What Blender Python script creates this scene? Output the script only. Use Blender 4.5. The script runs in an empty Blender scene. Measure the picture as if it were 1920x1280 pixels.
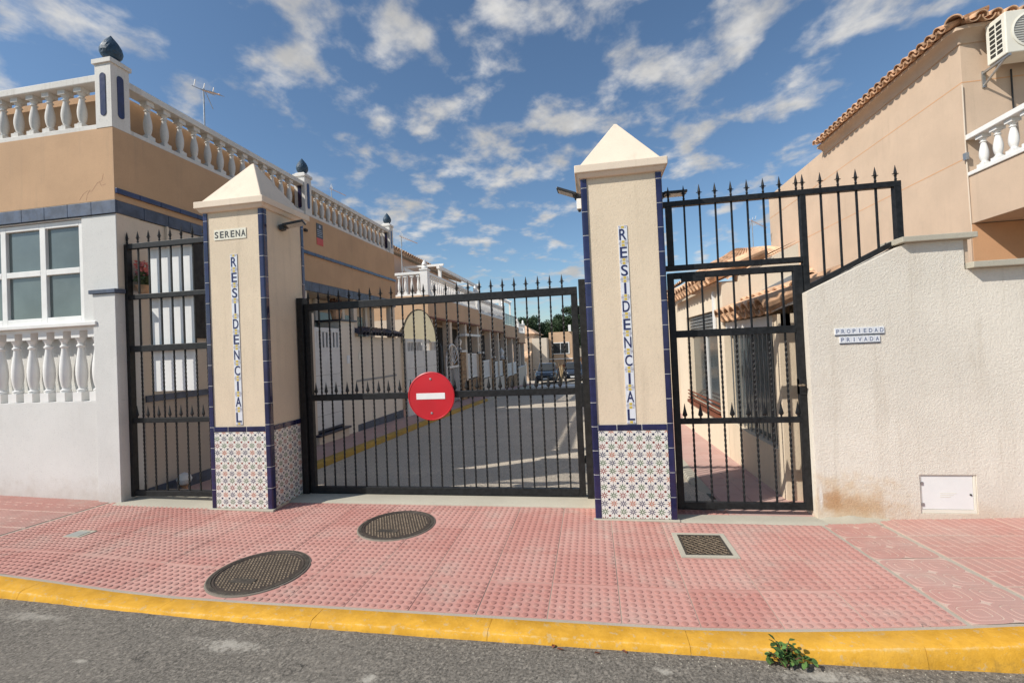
import bpy, math, random
from mathutils import Vector, Matrix
random.seed(7)
S = bpy.context.scene
COL = S.collection

# ------------------------------------------------------------------ camera, sky, sun, exposure
CAM_D, CAM_H = 3.938, 1.459
YAW, PITCH, ROLL = 0.1695, 0.0144, 0.0436
F = Vector((-math.sin(YAW), math.cos(YAW), 0)); Rr = Vector((math.cos(YAW), math.sin(YAW), 0)); U = Vector((0, 0, 1))
F, U = F*math.cos(PITCH)+U*math.sin(PITCH), U*math.cos(PITCH)-F*math.sin(PITCH)
Rr, U = Rr*math.cos(ROLL)-U*math.sin(ROLL), U*math.cos(ROLL)+Rr*math.sin(ROLL)
cd = bpy.data.cameras.new('camera'); cam = bpy.data.objects.new('camera', cd); COL.objects.link(cam)
cd.sensor_width = 36.0; cd.lens = 36.0*871.77/1920.0; cd.clip_start = 0.05; cd.clip_end = 3000
cam.matrix_world = Matrix(((Rr.x, U.x, -F.x, 0), (Rr.y, U.y, -F.y, -CAM_D), (Rr.z, U.z, -F.z, CAM_H), (0, 0, 0, 1)))
S.camera = cam

SUN = Vector((1.0, 0.68, -1.05)).normalized()          # direction the light travels
SUN_EL = math.asin(-SUN.z); SUN_AZ = math.atan2(-SUN.x, -SUN.y)
ld = bpy.data.lights.new('sun', 'SUN'); ld.energy = 4.0; ld.angle = math.radians(0.53); ld.color = (1.0, 0.945, 0.86)
lo = bpy.data.objects.new('sun', ld); COL.objects.link(lo); lo.rotation_euler = SUN.to_track_quat('-Z', 'Y').to_euler()
lo.location = (-6, -8, 9)

def N(nt, typ, ins=None, **kw):
    n = nt.nodes.new(typ)
    for k, v in kw.items(): setattr(n, k, v)
    for k, v in (ins or {}).items():
        s = n.inputs[k]
        if isinstance(v, bpy.types.NodeSocket): nt.links.new(v, s)
        else: s.default_value = v
    return n
def MA(nt, op, a, b=None, c=None, clamp=False):
    n = nt.nodes.new('ShaderNodeMath'); n.operation = op; n.use_clamp = clamp
    for i, v in enumerate((a, b, c)):
        if v is None: continue
        if isinstance(v, bpy.types.NodeSocket): nt.links.new(v, n.inputs[i])
        else: n.inputs[i].default_value = v
    return n.outputs[0]
def MIX(nt, fac, a, b, mode='MIX'):
    n = nt.nodes.new('ShaderNodeMix'); n.data_type = 'RGBA'; n.blend_type = mode
    for i, v in ((0, fac), (6, a), (7, b)):
        if isinstance(v, bpy.types.NodeSocket): nt.links.new(v, n.inputs[i])
        else: n.inputs[i].default_value = v if i == 0 else (tuple(v)+(1,))[:4]
    return n.outputs[2]
def RAMP(nt, fac, a, b, lo=0.0, hi=1.0):
    return N(nt, 'ShaderNodeMapRange', {'Value': fac, 'From Min': a, 'From Max': b, 'To Min': lo, 'To Max': hi}, interpolation_type='SMOOTHSTEP').outputs[0]
def NOISE(nt, vec, scale, detail=4, rough=0.55, dist=0.0):
    return N(nt, 'ShaderNodeTexNoise', {'Vector': vec, 'Scale': scale, 'Detail': detail, 'Roughness': rough, 'Distortion': dist}).outputs['Fac']

W = bpy.data.worlds.new('World'); S.world = W; W.use_nodes = True
nt = W.node_tree; nt.nodes.clear()
sky = N(nt, 'ShaderNodeTexSky', sky_type='NISHITA', sun_disc=False, sun_elevation=SUN_EL, sun_rotation=SUN_AZ, altitude=50.0, air_density=1.0, dust_density=0.6, ozone_density=2.2)
tc = N(nt, 'ShaderNodeTexCoord')
sep = N(nt, 'ShaderNodeSeparateXYZ', {0: tc.outputs['Generated']})
zc = MA(nt, 'MAXIMUM', sep.outputs[2], 0.0); den = MA(nt, 'ADD', zc, 0.16)
pv = N(nt, 'ShaderNodeCombineXYZ', {0: MA(nt, 'DIVIDE', sep.outputs[0], den), 1: MA(nt, 'DIVIDE', sep.outputs[1], den), 2: 3.7}).outputs[0]
rot = N(nt, 'ShaderNodeMapping', {'Vector': pv, 'Location': (0.35, 0.1, 0), 'Rotation': (0, 0, 0.5), 'Scale': (1.0, 0.9, 1.0)}).outputs[0]
n1 = NOISE(nt, rot, 5.9, 8, 0.54, 0.1)
n2 = NOISE(nt, rot, 1.3, 3, 0.5)
dens = MA(nt, 'ADD', n1, MA(nt, 'MULTIPLY', MA(nt, 'SUBTRACT', n2, 0.5), 0.26))
mask = RAMP(nt, dens, 0.475, 0.70)
mask = MA(nt, 'MULTIPLY', mask, RAMP(nt, sep.outputs[2], 0.03, 0.16))
n3 = NOISE(nt, rot, 5.0, 6, 0.6)
bright = RAMP(nt, n3, 0.3, 0.75, 3.6, 5.6)
ccol = N(nt, 'ShaderNodeVectorMath', {0: (1.0, 0.985, 0.96), 'Scale': bright}, operation='SCALE').outputs[0]
skyc = MIX(nt, 1.0, sky.outputs[0], (0.72, 0.82, 0.86), 'MULTIPLY')
mixc = MIX(nt, MA(nt, 'MULTIPLY', mask, 0.93), skyc, ccol)
bg = N(nt, 'ShaderNodeBackground', {'Color': mixc, 'Strength': 0.12})
nt.links.new(bg.outputs[0], N(nt, 'ShaderNodeOutputWorld').inputs[0])
vs = S.view_settings; vs.view_transform = 'Standard'; vs.look = 'None'; vs.gamma = 1.0; vs.use_curve_mapping = False; vs.exposure = 0.27

# ------------------------------------------------------------------ materials
def srgb(r, g, b):
    f = lambda c: (c/255/12.92) if c/255 <= 0.04045 else ((c/255+0.055)/1.055)**2.4
    return (f(r), f(g), f(b))
def newmat(name):
    m = bpy.data.materials.new(name); m.use_nodes = True; nt = m.node_tree
    return m, nt, nt.nodes['Principled BSDF'], N(nt, 'ShaderNodeTexCoord').outputs['Object']
def setc(nt, b, c):
    if isinstance(c, bpy.types.NodeSocket): nt.links.new(c, b.inputs['Base Color'])
    else: b.inputs['Base Color'].default_value = tuple(c)+(1,)
def bump(nt, b, h, strength, dist):
    n = N(nt, 'ShaderNodeBump', {'Height': h, 'Strength': strength, 'Distance': dist}); nt.links.new(n.outputs[0], b.inputs['Normal'])
def sc(c, k): return tuple(min(1, x*k) for x in c)
def stucco(name, c, var=0.10, grain=150, bs=0.5, bd=0.006, streak=0.0, low=None, rough=0.92, geo=False, dirt=(0.30, 0.24, 0.17), splash=0.0):
    m, nt, b, co = newmat(name)
    if geo: co = N(nt, 'ShaderNodeNewGeometry').outputs['Position']
    big = NOISE(nt, co, 1.3, 5, 0.6); med = NOISE(nt, co, 9, 5, 0.65); fin = NOISE(nt, co, grain, 3, 0.7); mid = NOISE(nt, co, grain*0.35, 3, 0.6)
    col = MIX(nt, RAMP(nt, big, 0.3, 0.7), sc(c, 1-var), sc(c, 1+var*0.6))
    col = MIX(nt, MA(nt, 'MULTIPLY', RAMP(nt, med, 0.45, 0.8), 0.22), col, sc(c, 0.78))
    col = MIX(nt, MA(nt, 'MULTIPLY', RAMP(nt, fin, 0.48, 0.68), 0.26), col, sc(c, 0.62))
    spk = NOISE(nt, co, grain*0.6, 2, 0.5)
    col = MIX(nt, MA(nt, 'MULTIPLY', RAMP(nt, spk, 0.62, 0.70), 0.22), col, sc(c, 0.55))
    if streak:
        mp = N(nt, 'ShaderNodeMapping', {'Vector': co, 'Scale': (5, 5, 0.35)}).outputs[0]
        st = RAMP(nt, NOISE(nt, mp, 1.6, 6, 0.65), 0.52, 0.75)
        col = MIX(nt, MA(nt, 'MULTIPLY', st, streak), col, sc(dirt, 0.9))
    if splash:   # earth splashed onto the foot of the wall
        z = N(nt, 'ShaderNodeSeparateXYZ', {0: co}).outputs[2]
        zz = MA(nt, 'ADD', z, MA(nt, 'MULTIPLY', MA(nt, 'SUBTRACT', med, 0.5), 0.5))
        col = MIX(nt, MA(nt, 'MULTIPLY', RAMP(nt, zz, 0.36, 0.02), splash), col, dirt)
    setc(nt, b, col); b.inputs['Roughness'].default_value = rough
    bump(nt, b, MA(nt, 'ADD', fin, MA(nt, 'MULTIPLY', mid, 0.45)), bs, bd*0.8)
    return m
def plain(name, c, rough=0.6, var=0.08, scale=14, metal=0.0, bs=0.0, coat=0.0, spec=0.5, rnd=0.0):
    m, nt, b, co = newmat(name)
    no = NOISE(nt, co, scale, 5, 0.6)
    col = MIX(nt, RAMP(nt, no, 0.3, 0.7), sc(c, 1-var), sc(c, 1+var))
    if rnd:
        r = N(nt, 'ShaderNodeObjectInfo').outputs['Random']
        hs = N(nt, 'ShaderNodeHueSaturation', {'Color': col, 'Value': RAMP(nt, r, 0, 1, 1-rnd, 1+rnd)})
        col = hs.outputs[0]
    setc(nt, b, col); b.inputs['Roughness'].default_value = rough; b.inputs['Metallic'].default_value = metal
    b.inputs['Coat Weight'].default_value = coat; b.inputs['Specular IOR Level'].default_value = spec
    r2 = RAMP(nt, NOISE(nt, co, scale*3, 3), 0.3, 0.7, rough*0.85, min(1, rough*1.15)); nt.links.new(r2, b.inputs['Roughness'])
    if bs: bump(nt, b, NOISE(nt, co, scale*6, 4, 0.6), bs, 0.004)
    return m
M = {}
M['cream'] = stucco('cream_stucco', srgb(224, 206, 180), 0.07, 120, 0.55, 0.006, streak=0.20, splash=0.0)
M['cap'] = stucco('cream_cap_paint', srgb(230, 213, 192), 0.05, 200, 0.2, 0.003, streak=0.18)
M['tan'] = stucco('tan_stucco', srgb(194, 159, 125), 0.09, 150, 0.5, 0.005, streak=0.24)
M['tan_far'] = stucco('tan_stucco_row', srgb(200, 168, 136), 0.09, 90, 0.4, 0.005, streak=0.25)
M['white_stucco'] = stucco('white_stucco', srgb(213, 212, 208), 0.06, 110, 0.6, 0.006, streak=0.05, splash=0.35, geo=True)
M['side_stucco'] = stucco('beige_side_stucco', srgb(214, 200, 182), 0.05, 130, 0.45, 0.005, streak=0.06)
M['peach'] = stucco('peach_stucco', srgb(204, 180, 156), 0.07, 160, 0.4, 0.004, streak=0.16)
M['peach2'] = stucco('orange_stucco', srgb(210, 162, 122), 0.06, 160, 0.4, 0.004, streak=0.06)
M['rough_wall'] = None
M['white'] = plain('white_paint', (0.78, 0.77, 0.74), 0.55, 0.05, 6)
M['white_old'] = stucco('weathered_white_baluster', (0.68, 0.66, 0.62), 0.08, 60, 0.15, 0.003, streak=0.38, dirt=(0.36, 0.32, 0.27))
M['white_gate'] = plain('white_gate_paint', (0.66, 0.66, 0.65), 0.5, 0.06, 4)
M['iron'] = plain('black_gate_paint', (0.011, 0.0115, 0.0125), 0.5, 0.5, 30, bs=0.08, spec=0.35)
M['cobalt'] = plain('cobalt_glaze', (0.015, 0.017, 0.066), 0.2, 0.25, 9, coat=0.3, rnd=0.18)
M['slate_tile'] = plain('slate_blue_tile', srgb(72, 82, 100), 0.5, 0.30, 10, rnd=0.12)
M['concrete'] = stucco('concrete', srgb(178, 172, 156), 0.10, 90, 0.4, 0.004)
M['mortar'] = stucco('paving_mortar', srgb(172, 162, 148), 0.08, 90, 0.4, 0.003)
M['terracotta'] = plain('terracotta', srgb(204, 164, 130), 0.85, 0.30, 7, bs=0.2, rnd=0.22)
M['terracotta_far'] = plain('terracotta_far', srgb(204, 168, 136), 0.85, 0.35, 5, bs=0.2, rnd=0.15)
M['dark_tile'] = plain('dark_glazed_coping', srgb(52, 54, 70), 0.35, 0.25, 8, rnd=0.2)
M['glass'] = plain('grey_green_glass', srgb(98, 108, 105), 0.14, 0.16, 1.6, coat=0.3)
M['glass_dark'] = plain('dark_glass', (0.03, 0.034, 0.036), 0.08, 0.1, 2, coat=0.3)
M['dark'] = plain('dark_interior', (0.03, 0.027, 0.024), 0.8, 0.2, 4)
M['stone'] = stucco('rubble_stone', srgb(176, 146, 112), 0.16, 14, 0.9, 0.02)
M['glass_grey'] = plain('grey_window_glass', srgb(64, 72, 74), 0.15, 0.15, 2, coat=0.2)
M['alu'] = plain('aluminium', (0.42, 0.43, 0.43), 0.4, 0.15, 10, metal=0.8)
M['black_plastic'] = plain('black_plastic', (0.02, 0.02, 0.02), 0.45, 0.2, 20)
M['led'] = plain('led_cover', (0.55, 0.53, 0.48), 0.3, 0.05, 20)
M['red'] = plain('red_sign_enamel', (0.53, 0.012, 0.022), 0.38, 0.08, 3, coat=0.2)
M['sign_white'] = plain('sign_white', (0.80, 0.80, 0.78), 0.4, 0.03, 6)
M['grey_plastic'] = plain('grey_back', (0.25, 0.25, 0.25), 0.5, 0.1, 6)
M['bark'] = plain('bark', srgb(96, 78, 60), 0.9, 0.3, 9, bs=0.5)
M['leaf'] = plain('weed_leaf', (0.080, 0.15, 0.04), 0.8, 0.4, 22, rnd=0.5, spec=0.2)
M['stem'] = plain('weed_stem', (0.13, 0.06, 0.035), 0.7, 0.2, 20)
M['pine'] = plain('pine_needles', (0.030, 0.058, 0.018), 0.7, 0.4, 2.0)
M['tyre'] = plain('tyre', (0.018, 0.018, 0.018), 0.85, 0.1, 20)
M['chrome'] = plain('rim', (0.4, 0.4, 0.42), 0.3, 0.05, 5, metal=0.9)
M['ac'] = plain('air_conditioner_casing', srgb(226, 222, 208), 0.5, 0.04, 4)
M['lamp_glass'] = plain('headlamp_glass', (0.55, 0.57, 0.58), 0.15, 0.05, 5, coat=0.5)
M['yellow_cloth'] = plain('yellow_cloth', srgb(182, 174, 148), 0.85, 0.06, 2)
M['ceramic'] = plain('ceramic_white', (0.72, 0.74, 0.78), 0.25, 0.03, 20, coat=0.3)
M['ceramic_cream'] = plain('ceramic_cream', (0.78, 0.74, 0.60), 0.3, 0.03, 20, coat=0.2)
M['ink_blue'] = plain('ink_blue', (0.022, 0.028, 0.10), 0.3, 0.1, 20)
M['ink_dark'] = plain('ink_dark', (0.05, 0.05, 0.045), 0.4, 0.1, 20)
M['ink_grey'] = plain('ink_grey_blue', (0.16, 0.19, 0.28), 0.4, 0.1, 20)
M['ink_yellow'] = plain('ink_yellow', (0.62, 0.46, 0.09), 0.3, 0.1, 20)
M['ink_lilac'] = plain('ink_lilac', (0.36, 0.35, 0.42), 0.3, 0.15, 30)
M['brick_trim'] = plain('brown_rail', srgb(122, 70, 48), 0.7, 0.2, 10)
M['flower_pink'] = plain('flower_pink', (0.42, 0.12, 0.11), 0.8, 0.3, 20, rnd=0.4)
M['foliage_pot'] = plain('pot_foliage', (0.11, 0.15, 0.06), 0.7, 0.4, 20, rnd=0.4)
M['car_blue'] = plain('car_paint_blue_grey', srgb(38, 48, 60), 0.28, 0.05, 3, coat=0.8)
M['car_dark'] = plain('car_paint_dark', srgb(44, 52, 64), 0.28, 0.05, 3, coat=0.8)
M['finial'] = plain('blue_green_glaze', srgb(40, 66, 86), 0.5, 0.3, 40, bs=0.3)
M['dry'] = plain('dry_stalk', srgb(176, 152, 116), 0.9, 0.2, 10)

def mk_rough_wall():
    m, nt, b, co = newmat('rough_cast_wall')
    c = srgb(229, 221, 207)
    big = NOISE(nt, co, 1.1, 5, 0.6); med = NOISE(nt, co, 7, 6, 0.65); fin = NOISE(nt, co, 190, 3, 0.7); lump = NOISE(nt, co, 75, 5, 0.7)
    col = MIX(nt, RAMP(nt, big, 0.35, 0.7), sc(c, 0.93), sc(c, 1.05))
    col = MIX(nt, MA(nt, 'MULTIPLY', RAMP(nt, med, 0.5, 0.8), 0.20), col, srgb(196, 180, 158))
    col = MIX(nt, MA(nt, 'MULTIPLY', RAMP(nt, lump, 0.58, 0.74), 0.30), col, srgb(168, 154, 134))
    sep = N(nt, 'ShaderNodeSeparateXYZ', {0: co}); X, Z = sep.outputs[0], sep.outputs[2]
    mp = N(nt, 'ShaderNodeMapping', {'Vector': co, 'Scale': (6, 6, 0.4)}).outputs[0]
    col = MIX(nt, MA(nt, 'MULTIPLY', RAMP(nt, NOISE(nt, mp, 1.6, 6, 0.65), 0.5, 0.75), 0.28), col, srgb(178, 164, 144))
    def blob(cx, cz, rx, rz, power):
        dx = MA(nt, 'DIVIDE', MA(nt, 'SUBTRACT', X, cx), rx); dz = MA(nt, 'DIVIDE', MA(nt, 'SUBTRACT', Z, cz), rz)
        d = MA(nt, 'SQRT', MA(nt, 'ADD', MA(nt, 'MULTIPLY', dx, dx), MA(nt, 'MULTIPLY', dz, dz)))
        d = MA(nt, 'ADD', d, MA(nt, 'MULTIPLY', MA(nt, 'SUBTRACT', med, 0.5), 2.2))
        return MA(nt, 'MULTIPLY', RAMP(nt, d, 1.0, 0.15), power)
    rust = srgb(176, 124, 72)
    col = MIX(nt, blob(1.95, 0.12, 0.40, 0.30, 0.55), col, srgb(205, 170, 122))
    col = MIX(nt, blob(1.80, 0.15, 0.10, 0.11, 0.62), col, rust)
    col = MIX(nt, blob(1.93, 0.13, 0.14, 0.10, 0.45), col, rust)
    col = MIX(nt, blob(2.12, 0.10, 0.16, 0.12, 0.30), col, rust)
    col = MIX(nt, blob(1.727, 0.17, 0.018, 0.13, 0.9), col, srgb(228, 224, 216))
    zz = MA(nt, 'ADD', Z, MA(nt, 'MULTIPLY', MA(nt, 'SUBTRACT', med, 0.5), 0.35))
    col = MIX(nt, MA(nt, 'MULTIPLY', RAMP(nt, zz, 0.22, 0.0), 0.35), col, srgb(196, 166, 128))
    setc(nt, b, col); b.inputs['Roughness'].default_value = 0.95
    bump(nt, b, MA(nt, 'ADD', lump, MA(nt, 'MULTIPLY', fin, 0.5)), 0.75, 0.009)
    return m
M['rough_wall'] = mk_rough_wall()

def mk_asphalt(name, c, blobs=()):
    m, nt, b, co = newmat(name)
    fin = NOISE(nt, co, 75, 6, 0.85); med = NOISE(nt, co, 16, 6, 0.7); big = NOISE(nt, co, 0.9, 5, 0.6); vor = N(nt, 'ShaderNodeTexVoronoi', {'Vector': co, 'Scale': 120.0}).outputs['Distance']
    col = MIX(nt, RAMP(nt, fin, 0.35, 0.7), sc(c, 0.40), sc(c, 1.75))
    col = MIX(nt, MA(nt, 'MULTIPLY', RAMP(nt, vor, 0.22, 0.05), 0.35), col, srgb(168, 162, 150))
    col = MIX(nt, MA(nt, 'MULTIPLY', RAMP(nt, big, 0.4, 0.7), 0.35), col, sc(c, 1.35))
    col = MIX(nt, MA(nt, 'MULTIPLY', RAMP(nt, med, 0.62, 0.72), 0.5), col, sc(c, 0.45))
    vc = N(nt, 'ShaderNodeTexVoronoi', {'Vector': co, 'Scale': 85.0}); bw = N(nt, 'ShaderNodeRGBToBW', {0: vc.outputs['Color']}).outputs[0]
    col = MIX(nt, RAMP(nt, bw, 0.72, 0.86, 0, 0.55), col, srgb(158, 150, 138)); col = MIX(nt, RAMP(nt, bw, 0.22, 0.12, 0, 0.6), col, sc(c, 0.35))
    wv = N(nt, 'ShaderNodeVectorMath', {0: co, 1: N(nt, 'ShaderNodeTexNoise', {'Vector': co, 'Scale': 5.0, 'Detail': 4.0}).outputs['Color']}, operation='ADD').outputs[0]
    ck = N(nt, 'ShaderNodeTexVoronoi', {'Vector': wv, 'Scale': 0.9}, feature='DISTANCE_TO_EDGE').outputs['Distance']
    col = MIX(nt, MA(nt, 'MULTIPLY', RAMP(nt, ck, 0.008, 0.002), RAMP(nt, big, 0.42, 0.6)), col, sc(c, 0.28))
    sep = N(nt, 'ShaderNodeSeparateXYZ', {0: co}); X, Y = sep.outputs[0], sep.outputs[1]
    n = NOISE(nt, co, 9, 6, 0.7); n2 = NOISE(nt, co, 38, 4, 0.7)
    for cx, cy, rx, ry, pw in blobs:
        dx = MA(nt, 'DIVIDE', MA(nt, 'SUBTRACT', X, cx), rx); dy = MA(nt, 'DIVIDE', MA(nt, 'SUBTRACT', Y, cy), ry)
        d = MA(nt, 'SQRT', MA(nt, 'ADD', MA(nt, 'MULTIPLY', dx, dx), MA(nt, 'MULTIPLY', dy, dy)))
        d = MA(nt, 'ADD', d, MA(nt, 'MULTIPLY', MA(nt, 'SUBTRACT', n, 0.5), 2.0)); d = MA(nt, 'ADD', d, MA(nt, 'MULTIPLY', MA(nt, 'SUBTRACT', n2, 0.5), 3.0))
        col = MIX(nt, MA(nt, 'MULTIPLY', RAMP(nt, d, 1.05, 0.0), 0.85*pw), col, srgb(186, 180, 168))
    setc(nt, b, col); b.inputs['Roughness'].default_value = 0.93
    bump(nt, b, MA(nt, 'ADD', fin, MA(nt, 'MULTIPLY', med, 0.5)), 0.8, 0.006)
    return m
M['asphalt'] = mk_asphalt('asphalt', srgb(116, 110, 101), [(-1.93, -1.78, 0.26, 0.06, 0.8), (-1.08, -1.92, 0.05, 0.04, 0.9), (-0.22, -1.88, 0.10, 0.06, 0.9), (0.26, -1.72, 0.05, 0.03, 0.8), (0.95, -1.68, 0.26, 0.05, 0.85),
        (-0.55, -1.95, 0.03, 0.02, 0.8), (-3.3, -1.72, 0.3, 0.05, 0.5), (0.1, -2.0, 0.03, 0.02, 0.8), (1.5, -1.75, 0.3, 0.05, 0.4), (-1.5, -2.02, 0.22, 0.05, 0.5), (-2.6, -2.0, 0.05, 0.02, 0.7)])
M['asphalt_inner'] = mk_asphalt('asphalt_inner', srgb(192, 180, 162))
M['earth'] = plain('dry_earth', srgb(150, 134, 112), 0.95, 0.2, 0.6)

def mk_paving(name, c, c2, dust):
    m, nt, b, co = newmat(name)
    co = N(nt, 'ShaderNodeNewGeometry').outputs['Position']
    r = N(nt, 'ShaderNodeObjectInfo').outputs['Random']
    big = NOISE(nt, co, 1.4, 5, 0.65); med = NOISE(nt, co, 11, 5, 0.65); fin = NOISE(nt, co, 210, 3, 0.7)
    col = MIX(nt, r, c, c2)
    col = MIX(nt, MA(nt, 'MULTIPLY', RAMP(nt, big, 0.42, 0.72), 0.55), col, dust)
    col = MIX(nt, MA(nt, 'MULTIPLY', RAMP(nt, med, 0.55, 0.8), 0.4), col, srgb(198, 184, 170))
    gr = NOISE(nt, co, 2.6, 6, 0.7); col = MIX(nt, MA(nt, 'MULTIPLY', RAMP(nt, gr, 0.5, 0.72), 0.45), col, srgb(176, 160, 148))
    dk = NOISE(nt, co, 3.7, 5, 0.7); col = MIX(nt, MA(nt, 'MULTIPLY', RAMP(nt, dk, 0.56, 0.74), 0.35), col, sc(c, 0.55))
    gum = N(nt, 'ShaderNodeTexVoronoi', {'Vector': co, 'Scale': 3.1}).outputs['Distance']; col = MIX(nt, RAMP(nt, gum, 0.055, 0.035, 0, 0.4), col, srgb(120, 104, 96))
    wv = N(nt, 'ShaderNodeVectorMath', {0: co, 1: N(nt, 'ShaderNodeTexNoise', {'Vector': co, 'Scale': 3.0, 'Detail': 3.0}).outputs['Color']}, operation='ADD').outputs[0]
    ck = N(nt, 'ShaderNodeTexVoronoi', {'Vector': wv, 'Scale': 1.1}, feature='DISTANCE_TO_EDGE').outputs['Distance']
    col = MIX(nt, MA(nt, 'MULTIPLY', RAMP(nt, ck, 0.005, 0.001), RAMP(nt, gr, 0.56, 0.62)), col, srgb(130, 108, 100))
    col = MIX(nt, MA(nt, 'MULTIPLY', RAMP(nt, fin, 0.55, 0.8), 0.35), col, sc(c, 0.6))
    setc(nt, b, col); b.inputs['Roughness'].default_value = 0.88
    bump(nt, b, fin, 0.35, 0.002)
    return m
M['pave'] = mk_paving('pink_paving', srgb(197, 150, 139), srgb(187, 132, 122), srgb(197, 165, 153))
M['pave_dome'] = mk_paving('pink_paving_dome_top', srgb(178, 130, 120), srgb(168, 116, 106), srgb(182, 147, 137))
M['pave_old'] = mk_paving('worn_paving', srgb(198, 172, 158), srgb(192, 160, 146), srgb(196, 178, 165))
M['pave_old_top'] = mk_paving('worn_paving_top', srgb(184, 142, 132), srgb(176, 126, 116), srgb(180, 154, 144))
M['pave_inner'] = mk_paving('inner_paving', srgb(192, 158, 148), srgb(186, 150, 140), srgb(194, 168, 158))

def mk_kerb():
    m, nt, b, co = newmat('yellow_kerb_paint')
    med = NOISE(nt, co, 8, 6, 0.65); fin = NOISE(nt, co, 60, 4, 0.7); edge = NOISE(nt, co, 22, 5, 0.7)
    y = srgb(216, 160, 52)
    col = MIX(nt, RAMP(nt, med, 0.3, 0.7), sc(y, 0.82), srgb(222, 168, 62))
    col = MIX(nt, MA(nt, 'MULTIPLY', RAMP(nt, fin, 0.62, 0.72), 0.4), col, srgb(150, 120, 70))
    col = MIX(nt, MA(nt, 'MULTIPLY', RAMP(nt, edge, 0.58, 0.63), 0.5), col, srgb(188, 170, 134))
    big = NOISE(nt, co, 1.7, 5, 0.7)
    col = MIX(nt, MA(nt, 'MULTIPLY', RAMP(nt, big, 0.5, 0.75), 0.35), col, srgb(190, 150, 84))
    sep = N(nt, 'ShaderNodeSeparateXYZ', {0: co})
    # paler line along the arris and grime at the gutter
    d = MA(nt, 'ABSOLUTE', MA(nt, 'ADD', sep.outputs[1], 1.578)); d = MA(nt, 'ADD', d, MA(nt, 'MULTIPLY', MA(nt, 'SUBTRACT', edge, 0.5), 0.03))
    col = MIX(nt, MA(nt, 'MULTIPLY', RAMP(nt, d, 0.004, -0.004), 0.5), col, srgb(214, 196, 150))
    g = MA(nt, 'ADD', sep.outputs[1], MA(nt, 'MULTIPLY', MA(nt, 'SUBTRACT', edge, 0.5), 0.05))
    col = MIX(nt, MA(nt, 'MULTIPLY', RAMP(nt, g, -1.592, -1.605), 0.55), col, srgb(150, 118, 62))
    setc(nt, b, col); b.inputs['Roughness'].default_value = 0.9; b.inputs['Specular IOR Level'].default_value = 0.2
    bump(nt, b, MA(nt, 'ADD', med, MA(nt, 'MULTIPLY', MA(nt, 'ADD', edge, fin), 0.6)), 0.45, 0.007)
    return m
M['kerb'] = mk_kerb()
M['pale_wall'] = stucco('pale_garden_wall', srgb(228, 219, 204), 0.05, 130, 0.45, 0.005, streak=0.12)
def mk_rubble():
    m, nt, b, co = newmat('rubble_masonry')
    v = N(nt, 'ShaderNodeTexVoronoi', {'Vector': co, 'Scale': 5.5}); e = N(nt, 'ShaderNodeTexVoronoi', {'Vector': co, 'Scale': 5.5}, feature='DISTANCE_TO_EDGE').outputs['Distance']
    bw = N(nt, 'ShaderNodeRGBToBW', {0: v.outputs['Color']}).outputs[0]
    col = MIX(nt, bw, srgb(150, 116, 84), srgb(204, 172, 134)); col = MIX(nt, MA(nt, 'MULTIPLY', NOISE(nt, co, 22, 4), 0.4), col, srgb(128, 104, 80))
    col = MIX(nt, RAMP(nt, e, 0.05, 0.02), col, srgb(120, 104, 86))
    setc(nt, b, col); b.inputs['Roughness'].default_value = 0.95; bump(nt, b, RAMP(nt, e, 0.0, 0.12), 0.8, 0.03); return m
M['stone'] = mk_rubble()
M['kerb_old'] = stucco('faded_yellow_kerb', srgb(186, 152, 74), 0.2, 40, 0.5, 0.006, streak=0.5, dirt=(0.24, 0.20, 0.14))
M['grout'] = plain('white_grout', (0.55, 0.54, 0.52), 0.9, 0.1, 20)

def mk_castiron():
    m, nt, b, co = newmat('cast_iron')
    n = NOISE(nt, co, 25, 5, 0.7); f = NOISE(nt, co, 140, 3, 0.7)
    col = MIX(nt, RAMP(nt, n, 0.35, 0.7), srgb(62, 57, 52), srgb(94, 86, 76))
    col = MIX(nt, MA(nt, 'MULTIPLY', RAMP(nt, f, 0.5, 0.7), 0.3), col, srgb(150, 138, 120))
    setc(nt, b, col); b.inputs['Roughness'].default_value = 0.65; b.inputs['Metallic'].default_value = 0.35
    bump(nt, b, f, 0.4, 0.002); return m
M['castiron'] = mk_castiron()
M['castiron_top'] = plain('cast_iron_worn_stud', srgb(138, 122, 102), 0.6, 0.45, 60, metal=0.3)
M['castiron_pit'] = plain('cast_iron_pit', (0.05, 0.036, 0.027), 0.8, 0.2, 30)

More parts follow.
